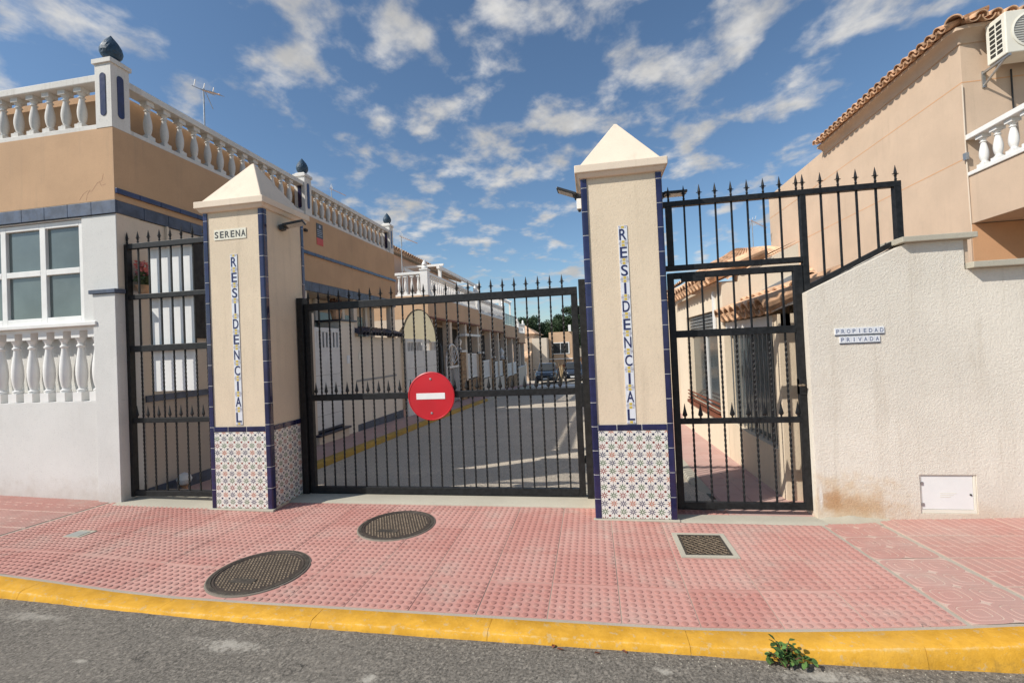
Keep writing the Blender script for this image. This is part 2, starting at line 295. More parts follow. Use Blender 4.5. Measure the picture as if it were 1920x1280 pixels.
def mk_azulejo():
    m, nt, b, co = newmat('patterned_azulejo')
    sep = N(nt, 'ShaderNodeSeparateXYZ', {0: co})
    u = MA(nt, 'DIVIDE', sep.outputs[0], 0.075); v = MA(nt, 'DIVIDE', sep.outputs[2], 0.2/3)
    su = MA(nt, 'ROUND', u); sv = MA(nt, 'ROUND', v); fu = MA(nt, 'SUBTRACT', u, su); fv = MA(nt, 'SUBTRACT', v, sv)
    r = MA(nt, 'SQRT', MA(nt, 'ADD', MA(nt, 'MULTIPLY', fu, fu), MA(nt, 'MULTIPLY', fv, fv)))
    ang = MA(nt, 'ADD', MA(nt, 'ARCTAN2', fv, fu), math.pi)
    a = MA(nt, 'PINGPONG', ang, math.pi/8)
    w = MA(nt, 'MULTIPLY', MA(nt, 'SUBTRACT', 0.49, r), 0.30)      # petals widen inwards
    w = MA(nt, 'MINIMUM', w, 0.047)
    pet = MA(nt, 'LESS_THAN', MA(nt, 'MULTIPLY', r, a), w)
    pet = MA(nt, 'MULTIPLY', pet, MA(nt, 'MULTIPLY', MA(nt, 'GREATER_THAN', r, 0.10), MA(nt, 'LESS_THAN', r, 0.47)))
    gu = MA(nt, 'SUBTRACT', MA(nt, 'FRACT', MA(nt, 'ADD', u, 20)), 0.5); gv = MA(nt, 'SUBTRACT', MA(nt, 'FRACT', MA(nt, 'ADD', v, 30)), 0.5)
    dr = MA(nt, 'SQRT', MA(nt, 'ADD', MA(nt, 'MULTIPLY', gu, gu), MA(nt, 'MULTIPLY', gv, gv)))
    dot = MA(nt, 'LESS_THAN', dr, 0.135)
    odd = MA(nt, 'PINGPONG', su, 1.0)
    row = MA(nt, 'FLOORED_MODULO', MA(nt, 'MULTIPLY', sv, -1.0), 3.0)
    is1 = MA(nt, 'COMPARE', row, 1.0, 0.2); is2 = MA(nt, 'COMPARE', row, 2.0, 0.2)
    G, Rd, B, O = srgb(44, 92, 42), srgb(128, 38, 32), srgb(26, 32, 80), srgb(178, 94, 58)
    ca = MIX(nt, is2, MIX(nt, is1, B, G), Rd); cb = MIX(nt, is2, MIX(nt, is1, O, B), G)
    pc = MIX(nt, odd, cb, ca)
    frow = MA(nt, 'FLOORED_MODULO', MA(nt, 'FLOOR', MA(nt, 'MULTIPLY', v, -1.0)), 3.0)
    dc = MIX(nt, MA(nt, 'COMPARE', frow, 1.0, 0.2), srgb(34, 40, 74), srgb(122, 48, 42))
    base = MIX(nt, NOISE(nt, co, 12, 3), srgb(214, 211, 202), srgb(226, 224, 217))
    col = MIX(nt, pet, base, pc); col = MIX(nt, dot, col, dc)
    setc(nt, b, col); b.inputs['Roughness'].default_value = 0.25; b.inputs['Coat Weight'].default_value = 0.15
    return m
M['azulejo'] = mk_azulejo()

# ------------------------------------------------------------------ geometry helpers
WLD = {}
class MB:
    def __init__(s): s.v = []; s.f = []; s.m = []
    def add(s, V, Fs, mi=0):
        o = len(s.v); s.v += [tuple(p) for p in V]
        for f in Fs: s.f.append(tuple(i+o for i in f)); s.m.append(mi)
        return s
    def box(s, x0, x1, y0, y1, z0, z1, mi=0):
        V = [(x0, y0, z0), (x1, y0, z0), (x1, y1, z0), (x0, y1, z0), (x0, y0, z1), (x1, y0, z1), (x1, y1, z1), (x0, y1, z1)]
        return s.add(V, [(0, 3, 2, 1), (4, 5, 6, 7), (0, 1, 5, 4), (1, 2, 6, 5), (2, 3, 7, 6), (3, 0, 4, 7)], mi)
    def prism(s, poly, axis, lo, hi, mi=0):
        """poly: 2-D points counter-clockwise in the two other axes"""
        n = len(poly)
        def P(a, b, c): return {'x': (c, a, b), 'y': (a, c, b), 'z': (a, b, c)}[axis]
        V = [P(a, b, lo) for a, b in poly]+[P(a, b, hi) for a, b in poly]
        Fs = [tuple(range(n))[::-1], tuple(range(n, 2*n))]+[(i, (i+1) % n, n+(i+1) % n, n+i) for i in range(n)]
        if axis == 'y': Fs = [f[::-1] for f in Fs]
        return s.add(V, Fs, mi)
    def lathe(s, prof, n=12, c=(0, 0, 0), mi=0, capped=True):
        V = []; Fs = []
        for r, z in prof:
            for k in range(n):
                a = 2*math.pi*k/n; V.append((c[0]+r*math.cos(a), c[1]+r*math.sin(a), c[2]+z))
        for i in range(len(prof)-1):
            for k in range(n): Fs.append((i*n+k, i*n+(k+1) % n, (i+1)*n+(k+1) % n, (i+1)*n+k))
        if capped: Fs.append(tuple(range(n))[::-1]); Fs.append(tuple(range((len(prof)-1)*n, len(prof)*n)))
        return s.add(V, Fs, mi)
    def tube(s, pts, r, n=6, mi=0):
        pts = [Vector(p) for p in pts]; V = []; Fs = []
        rs = r if isinstance(r, (list, tuple)) else [r]*len(pts)
        for i, p in enumerate(pts):
            d = (pts[min(i+1, len(pts)-1)]-pts[max(i-1, 0)]).normalized()
            a = d.orthogonal().normalized() if i == 0 else (a - d*a.dot(d)).normalized()
            b = d.cross(a)
            for k in range(n):
                t = 2*math.pi*k/n; V.append(p+(a*math.cos(t)+b*math.sin(t))*rs[i])
        for i in range(len(pts)-1):
            for k in range(n): Fs.append((i*n+k, i*n+(k+1) % n, (i+1)*n+(k+1) % n, (i+1)*n+k))
        Fs.append(tuple(range(n))[::-1]); Fs.append(tuple(range((len(pts)-1)*n, len(pts)*n)))
        return s.add(V, Fs, mi)
    def bar(s, p, q, w, h=None, mi=0):
        """rectangular bar from p to q, w sideways, h in the second direction"""
        p, q = Vector(p), Vector(q); d = (q-p).normalized(); h = h or w
        up = Vector((0, 1, 0)) if abs(d.y) < 0.9 else Vector((0, 0, 1))
        a = d.cross(up).normalized(); b = a.cross(d).normalized()
        V = [x+a*i*w/2+b*j*h/2 for x in (p, q) for i, j in ((-1, -1), (1, -1), (1, 1), (-1, 1))]
        return s.add(V, [(3, 2, 1, 0), (4, 5, 6, 7), (0, 1, 5, 4), (1, 2, 6, 5), (2, 3, 7, 6), (3, 0, 4, 7)], mi)
    def grid(s, fn, us, vs, mi=0):
        n = len(vs); V = [fn(u, v) for u in us for v in vs]
        return s.add(V, [(i*n+j, (i+1)*n+j, (i+1)*n+j+1, i*n+j+1) for i in range(len(us)-1) for j in range(n-1)], mi)
    def mesh(s, name, mats, smooth=False):
        me = bpy.data.meshes.new(name); me.from_pydata(s.v, [], s.f)
        for m in (mats if isinstance(mats, (list, tuple)) else [mats]): me.materials.append(M[m] if isinstance(m, str) else m)
        if any(s.m): me.polygons.foreach_set('material_index', s.m)
        if smooth:
            me.polygons.foreach_set('use_smooth', [True]*len(me.polygons)); me.set_sharp_from_angle(angle=math.radians(38))
        me.update(); return me
    def build(s, name, mats, parent=None, smooth=False, bevel=0.0, loc=None):
        return put(name, s.mesh(name, mats, smooth), parent, loc=loc, bevel=bevel)
def put(name, me, parent=None, loc=None, mat=None, bevel=0.0):
    o = bpy.data.objects.new(name, me); COL.objects.link(o)
    m = mat if mat is not None else Matrix.Translation(loc if loc is not None else (0, 0, 0))
    o.matrix_basis = m; WLD[o] = m
    if parent is not None: o.parent = parent; o.matrix_parent_inverse = WLD[parent].inverted()
    if bevel:
        b = o.modifiers.new('bevel', 'BEVEL'); b.width = bevel; b.segments = 2; b.limit_method = 'ANGLE'
    return o
def tag(o, label, cat, group=None):
    o['label'] = label; o['category'] = cat
    if group: o['group'] = group
    return o
def thing(name, label, cat, loc=(0, 0, 0), group=None):
    o = bpy.data.objects.new(name, None); COL.objects.link(o); o.location = loc; o.empty_display_size = 0.2
    WLD[o] = Matrix.Translation(loc); return tag(o, label, cat, group)
def struct(o): o['kind'] = 'structure'; return o
def frange(a, b, n): return [a+(b-a)*i/n for i in range(n+1)]
def interp(x, T):
    if x <= T[0][0]: return T[0][1]
    for (a, b), (c, d) in zip(T, T[1:]):
        if x <= c: return b+(d-b)*(x-a)/(c-a)
    return T[-1][1]
TXT = {}
def text_mesh(ch, w, h, depth, matname, bold=0.0):
    key = (ch, w, h, matname)
    if key in TXT: return TXT[key]
    cu = bpy.data.curves.new('t', 'FONT'); cu.body = ch; cu.size = 1; cu.extrude = 0.01; cu.offset = bold; cu.resolution_u = 4
    ob = bpy.data.objects.new('t', cu); COL.objects.link(ob)
    dg = bpy.context.evaluated_depsgraph_get(); dg.update()
    me = bpy.data.meshes.new_from_object(ob.evaluated_get(dg))
    xs = [v.co.x for v in me.vertices]; ys = [v.co.y for v in me.vertices]
    x0, x1, y0, y1 = min(xs), max(xs), min(ys), max(ys)
    ww = min(w, (x1-x0)*h/(y1-y0)*1.05)
    for v in me.vertices:
        v.co = (((v.co.x-x0)/(x1-x0)-0.5)*ww, -depth if v.co.z > 0 else 0.001, ((v.co.y-y0)/(y1-y0)-0.5)*h)
    me.materials.clear(); me.materials.append(M[matname]); me.name = 'letter'
    bpy.data.objects.remove(ob); bpy.data.curves.remove(cu)
    TXT[key] = me; return me

# ------------------------------------------------------------------ terrain profiles
ZK = [(-8, .13), (-3.95, .096), (-3.5, .065), (-3.05, .03), (-2.63, .01), (-2, .003), (-1, 0), (.4, -.006), (.82, .008), (1.18, .032), (1.58, .066), (1.88, .098), (2.3, .115), (6, .13)]
ZW = [(-8, .13), (-6.4, .11), (-4.75, .06), (-3.6, .036), (-3.0, .026), (-.03, .012), (.6, 0), (1.7, 0), (3.1, .045), (6, .06)]
ZR = [(-9, .09), (-3.7, .034), (-2.9, .0), (-2.1, -.024), (-.9, -.038), (1.1, -.045), (1.75, -.025), (4, .02), (9, .04)]
def zs(x, y):
    t = min(1.25, max(0, (y+1.45)/1.45)); return interp(x, ZK)*(1-t)+interp(x, ZW)*t
def g(y):
    y = max(0, y-0.5)
    if y < 30: return -(.02*y+.0007*y*y)
    return -1.23-(min(y, 60)-30)*.035
YST = [-.2, .5, 1.5, 3, 5, 7, 9, 12, 15, 18, 21, 24, 27, 30, 33, 36, 40, 45, 50, 60, 75, 100]

# ------------------------------------------------------------------ setting
b = MB(); ys = [-80, -30, -10, -1.6]+YST+[200, 500, 1200]
b.grid(lambda x, y: (x, y, (g(y)-.16) if y > 0 else -.16), [-900, -100, -20, -8, 0, 6, 20, 100, 900], ys)
struct(b.build('ground', 'earth'))
b = MB(); b.grid(lambda x, y: (x, y, interp(x, ZR)-.004*abs(y+1.6)*0.5), frange(-30, -9, 4)+frange(-8.5, 6, 40)+frange(8, 30, 4), [-16, -8, -4, -3, -2.4, -2, -1.8, -1.6, -1.5])
struct(b.build('road', 'asphalt', smooth=True))
b = MB(); b.grid(lambda x, y: (x, y, zs(x, y)-.003), frange(-9, 6.5, 80), [-1.46, -1.2, -.9, -.6, -.3, 0, .3, .6])
sidewalk = struct(b.build('sidewalk', 'mortar', smooth=True))

kerb = struct(MB().box(-9, 6.5, -1.55, -1.47, -.3, -.16).build('kerb', 'kerb'))
x = -8.6
while x < 6.2:
    L = 1.0
    def sec(xx):
        k, r = interp(xx, ZK), interp(xx, ZR)
        face = k-r
        return [(-1.448, k-.2), (-1.448, k-.004), (-1.455, k+.001), (-1.564, k), (-1.576, k-.004), (-1.583, k-.014), (-1.592, k-.5*face-.01), (-1.606, r-.06)]
    xs_ = frange(x+.001, x+L-.001, 22); V = []; Fs = []
    for xx in xs_: V += [(xx, y+(random.gauss(0, .0012) if j in (4, 5, 6) else 0), z+(random.gauss(0, .0011) if j in (3, 4, 5) else 0)) for j, (y, z) in enumerate(sec(xx))]
    n = 8
    for i in range(len(xs_)-1): Fs += [(i*n+j, i*n+j+1, (i+1)*n+j+1, (i+1)*n+j) for j in range(n-1)]
    Fs += [tuple(range(n)), tuple(range((len(xs_)-1)*n, len(xs_)*n))[::-1]]
    MB().add(V, Fs).build('kerb_stone', 'kerb', kerb, smooth=True)
    x += L

MH = [(-2.30, -1.09, .31), (-1.68, -.24, .31)]         # manholes
GR = (.565, .868, -.615, -.275)                            # drain grate
SQ = (-4.34, -4.17, -.80, -.66)
def blocked(x, y, pad):
    for cx, cy, r in MH:
        if (x-cx)**2+(y-cy)**2 < (r+pad)**2: return True
    if GR[0]-.03-pad < x < GR[1]+.03+pad and GR[2]-.03-pad < y < GR[3]+.03+pad: return True
    if SQ[0]-pad < x < SQ[1]+pad and SQ[2]-pad < y < SQ[3]+pad: return True
    return False
def tile_base(b, x0, x1, y0, y1, th=.012):
    jz = random.uniform(-.0012, .0012)
    b.grid(lambda x, y: (x, y, zs(x, y)+jz), frange(x0, x1, 4), frange(y0, y1, 2))
    V = [(x, y, zs(x, y)+jz-d) for d in (th, 0) for x, y in ((x0, y0), (x1, y0), (x1, y1), (x0, y1))]
    b.add(V, [(0, 1, 5, 4), (1, 2, 6, 5), (2, 3, 7, 6), (3, 0, 4, 7)]); return jz
def dome_tile(x0, x1, y0, y1):
    b = MB(); jz = tile_base(b, x0, x1, y0, y1)
    p = .395/8; nx = round((x1-x0)/p); ny = round((y1-y0)/p)
    for i in range(nx):
        for j in range(ny):
            cx, cy = x1-(i+.5)*p+.002, y0+(j+.5)*p-.002
            if cx < x0+.012 or cy > y1-.012 or blocked(cx, cy, .02): continue
            z = zs(cx, cy)+jz; V = []; w = random.uniform(.92, 1.05)
            for rr, dz in ((.0185, -.0005), (.0168, .003), (.0130, .0044)):
                V += [(cx+rr*w*math.cos(k*math.pi/5), cy+rr*w*math.sin(k*math.pi/5), z+dz) for k in range(10)]
            b.add(V, [(a*10+k, a*10+(k+1) % 10, a*10+10+(k+1) % 10, a*10+10+k) for a in (0, 1) for k in range(10)]+[tuple(range(20, 30))], 1)
    b.build('paving_tile', ['pave', 'pave_dome'], sidewalk, smooth=True)
def stripe_tile(x0, x1, y0, y1, n=9):
    b = MB(); jz = tile_base(b, x0, x1, y0, y1); p = (x1-x0)/n
    for i in range(n):
        xa, xb = x0+i*p+.003, x0+(i+1)*p-.003
        cuts = [y0+.008, y0+(y1-y0)*(.5 if i % 3 else .33)-.006, y0+(y1-y0)*(.5 if i % 3 else .33)+.006, y1-.008]
        for ya, yb in ((cuts[0], cuts[1]), (cuts[2], cuts[3])):
            V = [(xx, yy, zs(xx, yy)+jz+d) for d, e in ((-.0005, 0), (.0025, .002)) for xx, yy in ((xa+e, ya+e), (xb-e, ya+e), (xb-e, yb-e), (xa+e, yb-e))]
            b.add(V, [(4, 5, 6, 7), (0, 1, 5, 4), (1, 2, 6, 5), (2, 3, 7, 6), (3, 0, 4, 7)], 1)
    b.build('paving_tile', ['pave_old', 'pave_old_top'], sidewalk)
def rr_ring(cx, cy, h, k=8, rad=.5):
    out = []
    for i in range(4*k):
        a = 2*math.pi*i/(4*k)+math.pi/(4*k); c, s_ = math.cos(a), math.sin(a); e = .45
        out.append((cx+h*math.copysign(abs(c)**e, c), cy+h*math.copysign(abs(s_)**e, s_)))
    return out
def motif_tile(x0, x1, y0, y1):
    b = MB(); jz = tile_base(b, x0, x1, y0, y1); q = (x1-x0)/2
    for i in range(2):
        for j in range(2):
            cx, cy = x0+(i+.5)*q, y0+(j+.5)*q
            if cy > y1-.05: continue
            for ro, ri in ((.096, .071), (.066, .040), (.035, None)):
                A = rr_ring(cx, cy, ro); n = len(A)
                if ri:
                    B = rr_ring(cx, cy, ri)
                    V = [(x, y, zs(x, y)+jz-.0005) for x, y in A]+[(x, y, zs(x, y)+jz+.0017) for x, y in rr_ring(cx, cy, ro-.002)]+[(x, y, zs(x, y)+jz+.0017) for x, y in B]+[(x, y, zs(x, y)+jz-.0005) for x, y in B]
                    b.add(V, [(a*n+k, a*n+(k+1) % n, a*n+n+(k+1) % n, a*n+n+k) for a in range(3) for k in range(n)], 1)
                else:
                    V = [(x, y, zs(x, y)+jz-.0005) for x, y in A]+[(x, y, zs(x, y)+jz+.0017) for x, y in rr_ring(cx, cy, ro-.002)]
                    b.add(V, [(k, (k+1) % n, n+(k+1) % n, n+k) for k in range(n)]+[tuple(range(n, 2*n))], 1)
    b.build('paving_tile', ['pave_old', 'pave_old_top'], sidewalk)
YJ = [-1.428, -1.055, -.66, -.265, .13, .30]; T = .395; gp = .003
xj = [1.67-T*k for k in range(18)]
for k in range(17):
    a, c = max(xj[k+1], -4.90), xj[k]
    if c-a < .03: continue
    for r in range(5): dome_tile(a+gp, c-gp, YJ[r]+gp, YJ[r+1]-gp)
for k in range(7):
    for r in range(4): stripe_tile(-4.93-T*(k+1)+gp, -4.93-T*k-gp, YJ[r]+gp, YJ[r+1]-gp)
for r in range(4): motif_tile(1.69+gp, 2.07-gp, YJ[r]+gp, YJ[r+1]-gp)
for k in range(5):
    for r in range(4): stripe_tile(2.10+T*k+gp, 2.10+T*(k+1)-gp, YJ[r]+gp, YJ[r+1]-gp, 7)

# grit and dry leaves swept against the kerb
random.seed(21); b = MB()
for _ in range(700):
    x = random.uniform(-5, 3.2); y = -1.612-abs(random.gauss(0, .05)); r = random.uniform(.002, .0065); z = interp(x, ZR)-.002
    q = [(random.uniform(.6, 1)*r*math.cos(a), random.uniform(.6, 1)*r*math.sin(a)) for a in (0, 1.3, 2.5, 3.8, 5.0)]
    b.add([(x+a, y+c, z) for a, c in q]+[(x, y, z+r*.9)], [(k, (k+1) % 5, 5) for k in range(5)])
o = b.build('grit', 'concrete'); o['kind'] = 'stuff'; o['label'] = 'loose grit lying in the gutter along the yellow kerb'; o['category'] = 'grit'
random.seed(3)
for i, (x, y) in enumerate(((-.26, -1.615), (-.20, -1.625), (.10, -1.618), (-.02, -1.63))):
    b = MB(); z = interp(x, ZR)+.003; a = random.uniform(0, 6)
    P = [(0, 0, 0), (.012, .008, .006), (.030, .006, .010), (.042, 0, .004), (.030, -.008, .011), (.012, -.009, .005)]
    b.add([(x+px*math.cos(a)-py*math.sin(a), y+(px*math.sin(a)+py*math.cos(a))*.5, z+pz) for px, py, pz in P], [(0, 1, 2, 3, 4, 5)])
    tag(b.build('dry_leaf', 'brick_trim'), ('large curled dry leaf in the gutter below the main gate threshold', 'dry leaf touching a larger one in the gutter by the kerb', 'dry leaf in the gutter straight below the tiled right pillar', 'loose dry leaf farthest from the kerb face in the gutter')[i], 'leaf', 'dry leaves in the gutter')
random.seed(9)
# inner street
b = MB(); b.grid(lambda x, y: (x, y, g(y)-.085 if y > 1.6 else max(g(y)-.085, .02-.105*(y-.6)) if y > .6 else .015), [-3.9, -2.5, -1, 0, 1.0], [.3, .6, 1, 1.3, 1.6, 2.2, 3, 4, 5, 6, 7, 8, 9, 10, 12, 14, 16, 18, 20, 23, 26, 29, 30.6])
struct(b.build('street', 'asphalt_inner', smooth=True))
b = MB(); b.grid(lambda x, y: (x, y, g(y)-.086), [-30, -6, -3, 0, 3, 30], [30.6, 33, 36, 40, 45, 50, 60])
struct(b.build('cross_street', 'asphalt_inner', smooth=True))
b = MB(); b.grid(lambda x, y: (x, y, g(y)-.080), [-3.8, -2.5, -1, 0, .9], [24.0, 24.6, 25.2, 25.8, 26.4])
struct(b.build('white_strip', 'sign_white', smooth=True))  # plain white strip laid across the far part of the street
yy = [.1]+frange(.3, 30.6, 44)
b = MB(); b.grid(lambda x, y: (x, y, g(y)), [-6.2, -4.7, -3.97], yy)
lw = struct(b.build('inner_sidewalk_left', 'pave_inner', smooth=True))
b = MB(); b.grid(lambda x, y: (x, y, g(y)), [1.06, 1.6, 3.2, 5.6], yy)
rw = struct(b.build('inner_sidewalk_right', 'pave_inner', smooth=True))
for par, xa, xb in ((lw, -3.97, -3.85), (rw, .95, 1.07)):
    y0 = .75
    while y0 < 29:
        b = MB(); e = y0+.995; s_ = 1 if xa < 0 else -1
        xo, xi = (xb, xa) if s_ > 0 else (xa, xb)
        pr = lambda y: [(xi, y, g(y)-.15), (xi, y, g(y)+.003), (xo-s_*.02, y, g(y)+.002), (xo, y, g(y)-.02), (xo+s_*.01, y, g(y)-.13)]
        V = pr(y0)+pr(e); Fs = [(j, j+1, 6+j, 5+j) for j in range(4)]+[(0, 1, 2, 3, 4), (9, 8, 7, 6, 5)]
        b.add(V, Fs if s_ < 0 else [f[::-1] for f in Fs]).build('kerb_stone', ('kerb_old' if par is lw and y0 < 12 else 'concrete'), par, smooth=False)
        y0 += 1.0
# paving tiles of the inner walk seen through the right gate
for i in range(4):
    for j in range(14):
        x0, y0 = 1.075+i*.265, .42+j*.3
        zf = lambda x, y: g(y)+.0035
        V = [(x, y, zf(x, y)-d) for d in (.01, 0) for x, y in ((x0+.003, y0+.003), (x0+.262, y0+.003), (x0+.262, y0+.297), (x0+.003, y0+.297))]
        MB().add(V, [(4, 5, 6, 7), (0, 1, 5, 4), (1, 2, 6, 5), (2, 3, 7, 6), (3, 0, 4, 7)]).build('paving_tile', 'pave_inner', rw)

# thresholds
for nm, x0, x1, y0, y1, z in (('main_threshold', -3.03, -.02, .24, .74, .034), ('left_threshold', -4.81, -3.66, -.02, .42, .062), ('right_threshold', .60, 1.72, -.03, .15, .014)):
    b = MB(); n = 12
    b.grid(lambda x, y: (x, y, (zs(x, 0)+z*.6 if nm != 'left_threshold' else zs(x, 0)+.008)+(-.012 if y in (y0,) else 0)), frange(x0, x1, n), [y0, y0+.03, (y0+y1)/2, y1])
    V = b.v[:]
    b.add([(x, y0, zs(x, 0)-.05) for x in frange(x0, x1, n)]+[V[i*4] for i in range(n+1)], [(i, i+1, n+2+i, n+1+i) for i in range(n)])
    struct(b.build(nm, 'concrete', smooth=True))

# ------------------------------------------------------------------ covers in the pavement
for (cx, cy, r), lab in zip(MH, ('round cast iron manhole cover nearest the yellow kerb', 'round cast iron manhole cover in front of the main gate')):
    t = thing('manhole_cover', lab, 'manhole cover', (cx, cy, zs(cx, cy)), 'round manhole covers in the pavement')
    z0 = zs(cx, cy)
    def tilt(mb):   # follow the paving
        mb.v = [(x, y, z+zs(x, y)-z0) for x, y, z in mb.v]; return mb
    b = MB()
    A = [(.323, -.002), (.319, .006), (.312, .008), (.308, .004)]
    b.lathe(A, 48, (cx, cy, z0), capped=False); tilt(b).build('mortar_ring', stucco('grey_mortar', srgb(128, 120, 108), .2, 60, .4, .004), t, smooth=True)
    b = MB(); b.lathe([(.312, .004), (.308, .011), (.285, .011), (.282, .005)], 48, (cx, cy, z0), capped=False); tilt(b).build('frame', 'castiron', t, smooth=True)
    b = MB(); b.lathe([(.283, .000), (.280, .009), (.268, .009), (.264, .0045), (.0005, .0045)], 48, (cx, cy, z0), capped=False); lid = tilt(b).build('lid', ['castiron_pit'], t, smooth=False)
    b = MB(); p = .0245
    for i in range(-11, 12):
        for j in range(-11, 12):
            x, y = i*p+(p/2 if j % 2 else 0), j*p
            if x*x+y*y > .252**2 or (abs(x+.02) < .085 and -.17 < y < -.10): continue
            h = .0068
            b.add([(cx+x+sx*h*q, cy+y+sy*h*q, z0+zz) for q, zz in ((1.05, .004), (.7, .0095)) for sx, sy in ((-1, -.6), (1, -.6), (1, .6), (-1, .6))], [(4, 5, 6, 7), (0, 1, 5, 4), (1, 2, 6, 5), (2, 3, 7, 6), (3, 0, 4, 7)])
    o = tilt(b).build('studs', 'castiron_top', lid); o['kind'] = 'stuff'
    b = MB(); b.box(cx-.105, cx+.065, cy-.165, cy-.105, z0+.004, z0+.0085); tilt(b).build('name_bar', 'castiron', lid)
zc_ = zs(.7, -.45)
t = thing('drain_grate', 'square iron drain grate in a concrete frame near the right gate', 'drain grate', (.717, -.445, zc_))
x0, x1, y0, y1 = GR
def put_tilt(mb, *a):
    mb.v = [(x, y, z+zs(x, y)-zc_) for x, y, z in mb.v]; return mb.build(*a)
b = MB()
for a in ((x0-.035, x1+.035, y0-.035, y0), (x0-.035, x1+.035, y1, y1+.035), (x0-.035, x0, y0, y1), (x1, x1+.035, y0, y1)): b.box(*a, zc_-.02, zc_+.007)
put_tilt(b, 'concrete_frame', 'concrete', t)
b = MB()
for a in ((x0, x1, y0, y0+.015), (x0, x1, y1-.015, y1), (x0, x0+.015, y0+.015, y1-.015), (x1-.015, x1, y0+.015, y1-.015)): b.box(*a, zc_-.02, zc_+.0085)
put_tilt(b, 'rim', 'castiron', t)
b = MB(); b.box(x0+.015, x1-.015, y0+.015, y1-.015, zc_-.02, zc_+.0012); put_tilt(b, 'recess', 'castiron_pit', t)
wx, wy = x1-x0-.03, y1-y0-.03; X0, Y0 = x0+.015, y0+.015
for sgn in (1, -1):
    for k in range(-9, 20):
        c = k*.048+.004                                   # diagonal ribs of the grate, clipped to the rim
        pts = []
        for s0 in frange(0, wx, 60):
            yv = (c if sgn > 0 else c+.0)+sgn*s0
            if 0 <= yv <= wy: pts.append((s0, yv))
        if len(pts) < 3: continue
        put_tilt(MB().bar((X0+pts[0][0], Y0+pts[0][1], zc_+.0055), (X0+pts[-1][0], Y0+pts[-1][1], zc_+.0055), .0045, .004), 'rib', 'castiron_top', t)
z4 = zs(-4.25, -.73)
t = thing('utility_cover', 'small grey square utility cover at the left of the pavement', 'utility cover', (-4.255, -.73, z4))
b = MB(); b.box(SQ[0], SQ[1], SQ[2], SQ[3], z4-.03, z4+.006); b.build('frame', 'concrete', t)
b = MB(); b.box(SQ[0]+.012, SQ[1]-.03, SQ[2]+.012, SQ[3]-.03, z4, z4+.0095); b.build('lid', plain('grey_lid', srgb(150, 152, 146), .5, .06, 20), t)

# ------------------------------------------------------------------ gate pillars
def edge_profile(sx, sy, s=.047):
    """L-corner bullnose profile around (0,0); sx, sy = inward directions"""
    r = .016; pts = [(s, -.004), (r, -.004)]
    for k in range(1, 4):
        a = k*math.pi/8; pts.append((r-.004-(r)*math.sin(a)+.0, -.004+r-(r)*math.cos(a)))
    pts += [(-.004, r-.0), (-.004, s), (.004, s), (.004, .006), (s, .006)]
    return [(x*sx, y*sy) for x, y in pts]
TILE = {}
def az_mesh(w, h):
    k = (round(w, 4), round(h, 4))
    if k not in TILE:
        b = MB(); g2 = .0004; e = .0006
        V = [(-w+g2, .0, -h+g2), (-g2, .0, -h+g2), (-g2, .0, -g2), (-w+g2, .0, -g2), (-w+g2+e, -.007, -h+g2+e), (-g2-e, -.007, -h+g2+e), (-g2-e, -.007, -g2-e), (-w+g2+e, -.007, -g2-e)]
        b.add(V, [(4, 5, 6, 7), (0, 1, 5, 4), (1, 2, 6, 5), (2, 3, 7, 6), (3, 0, 4, 7)])
        TILE[k] = b.mesh('wall_tile', 'azulejo')
    return TILE[k]
LET = None
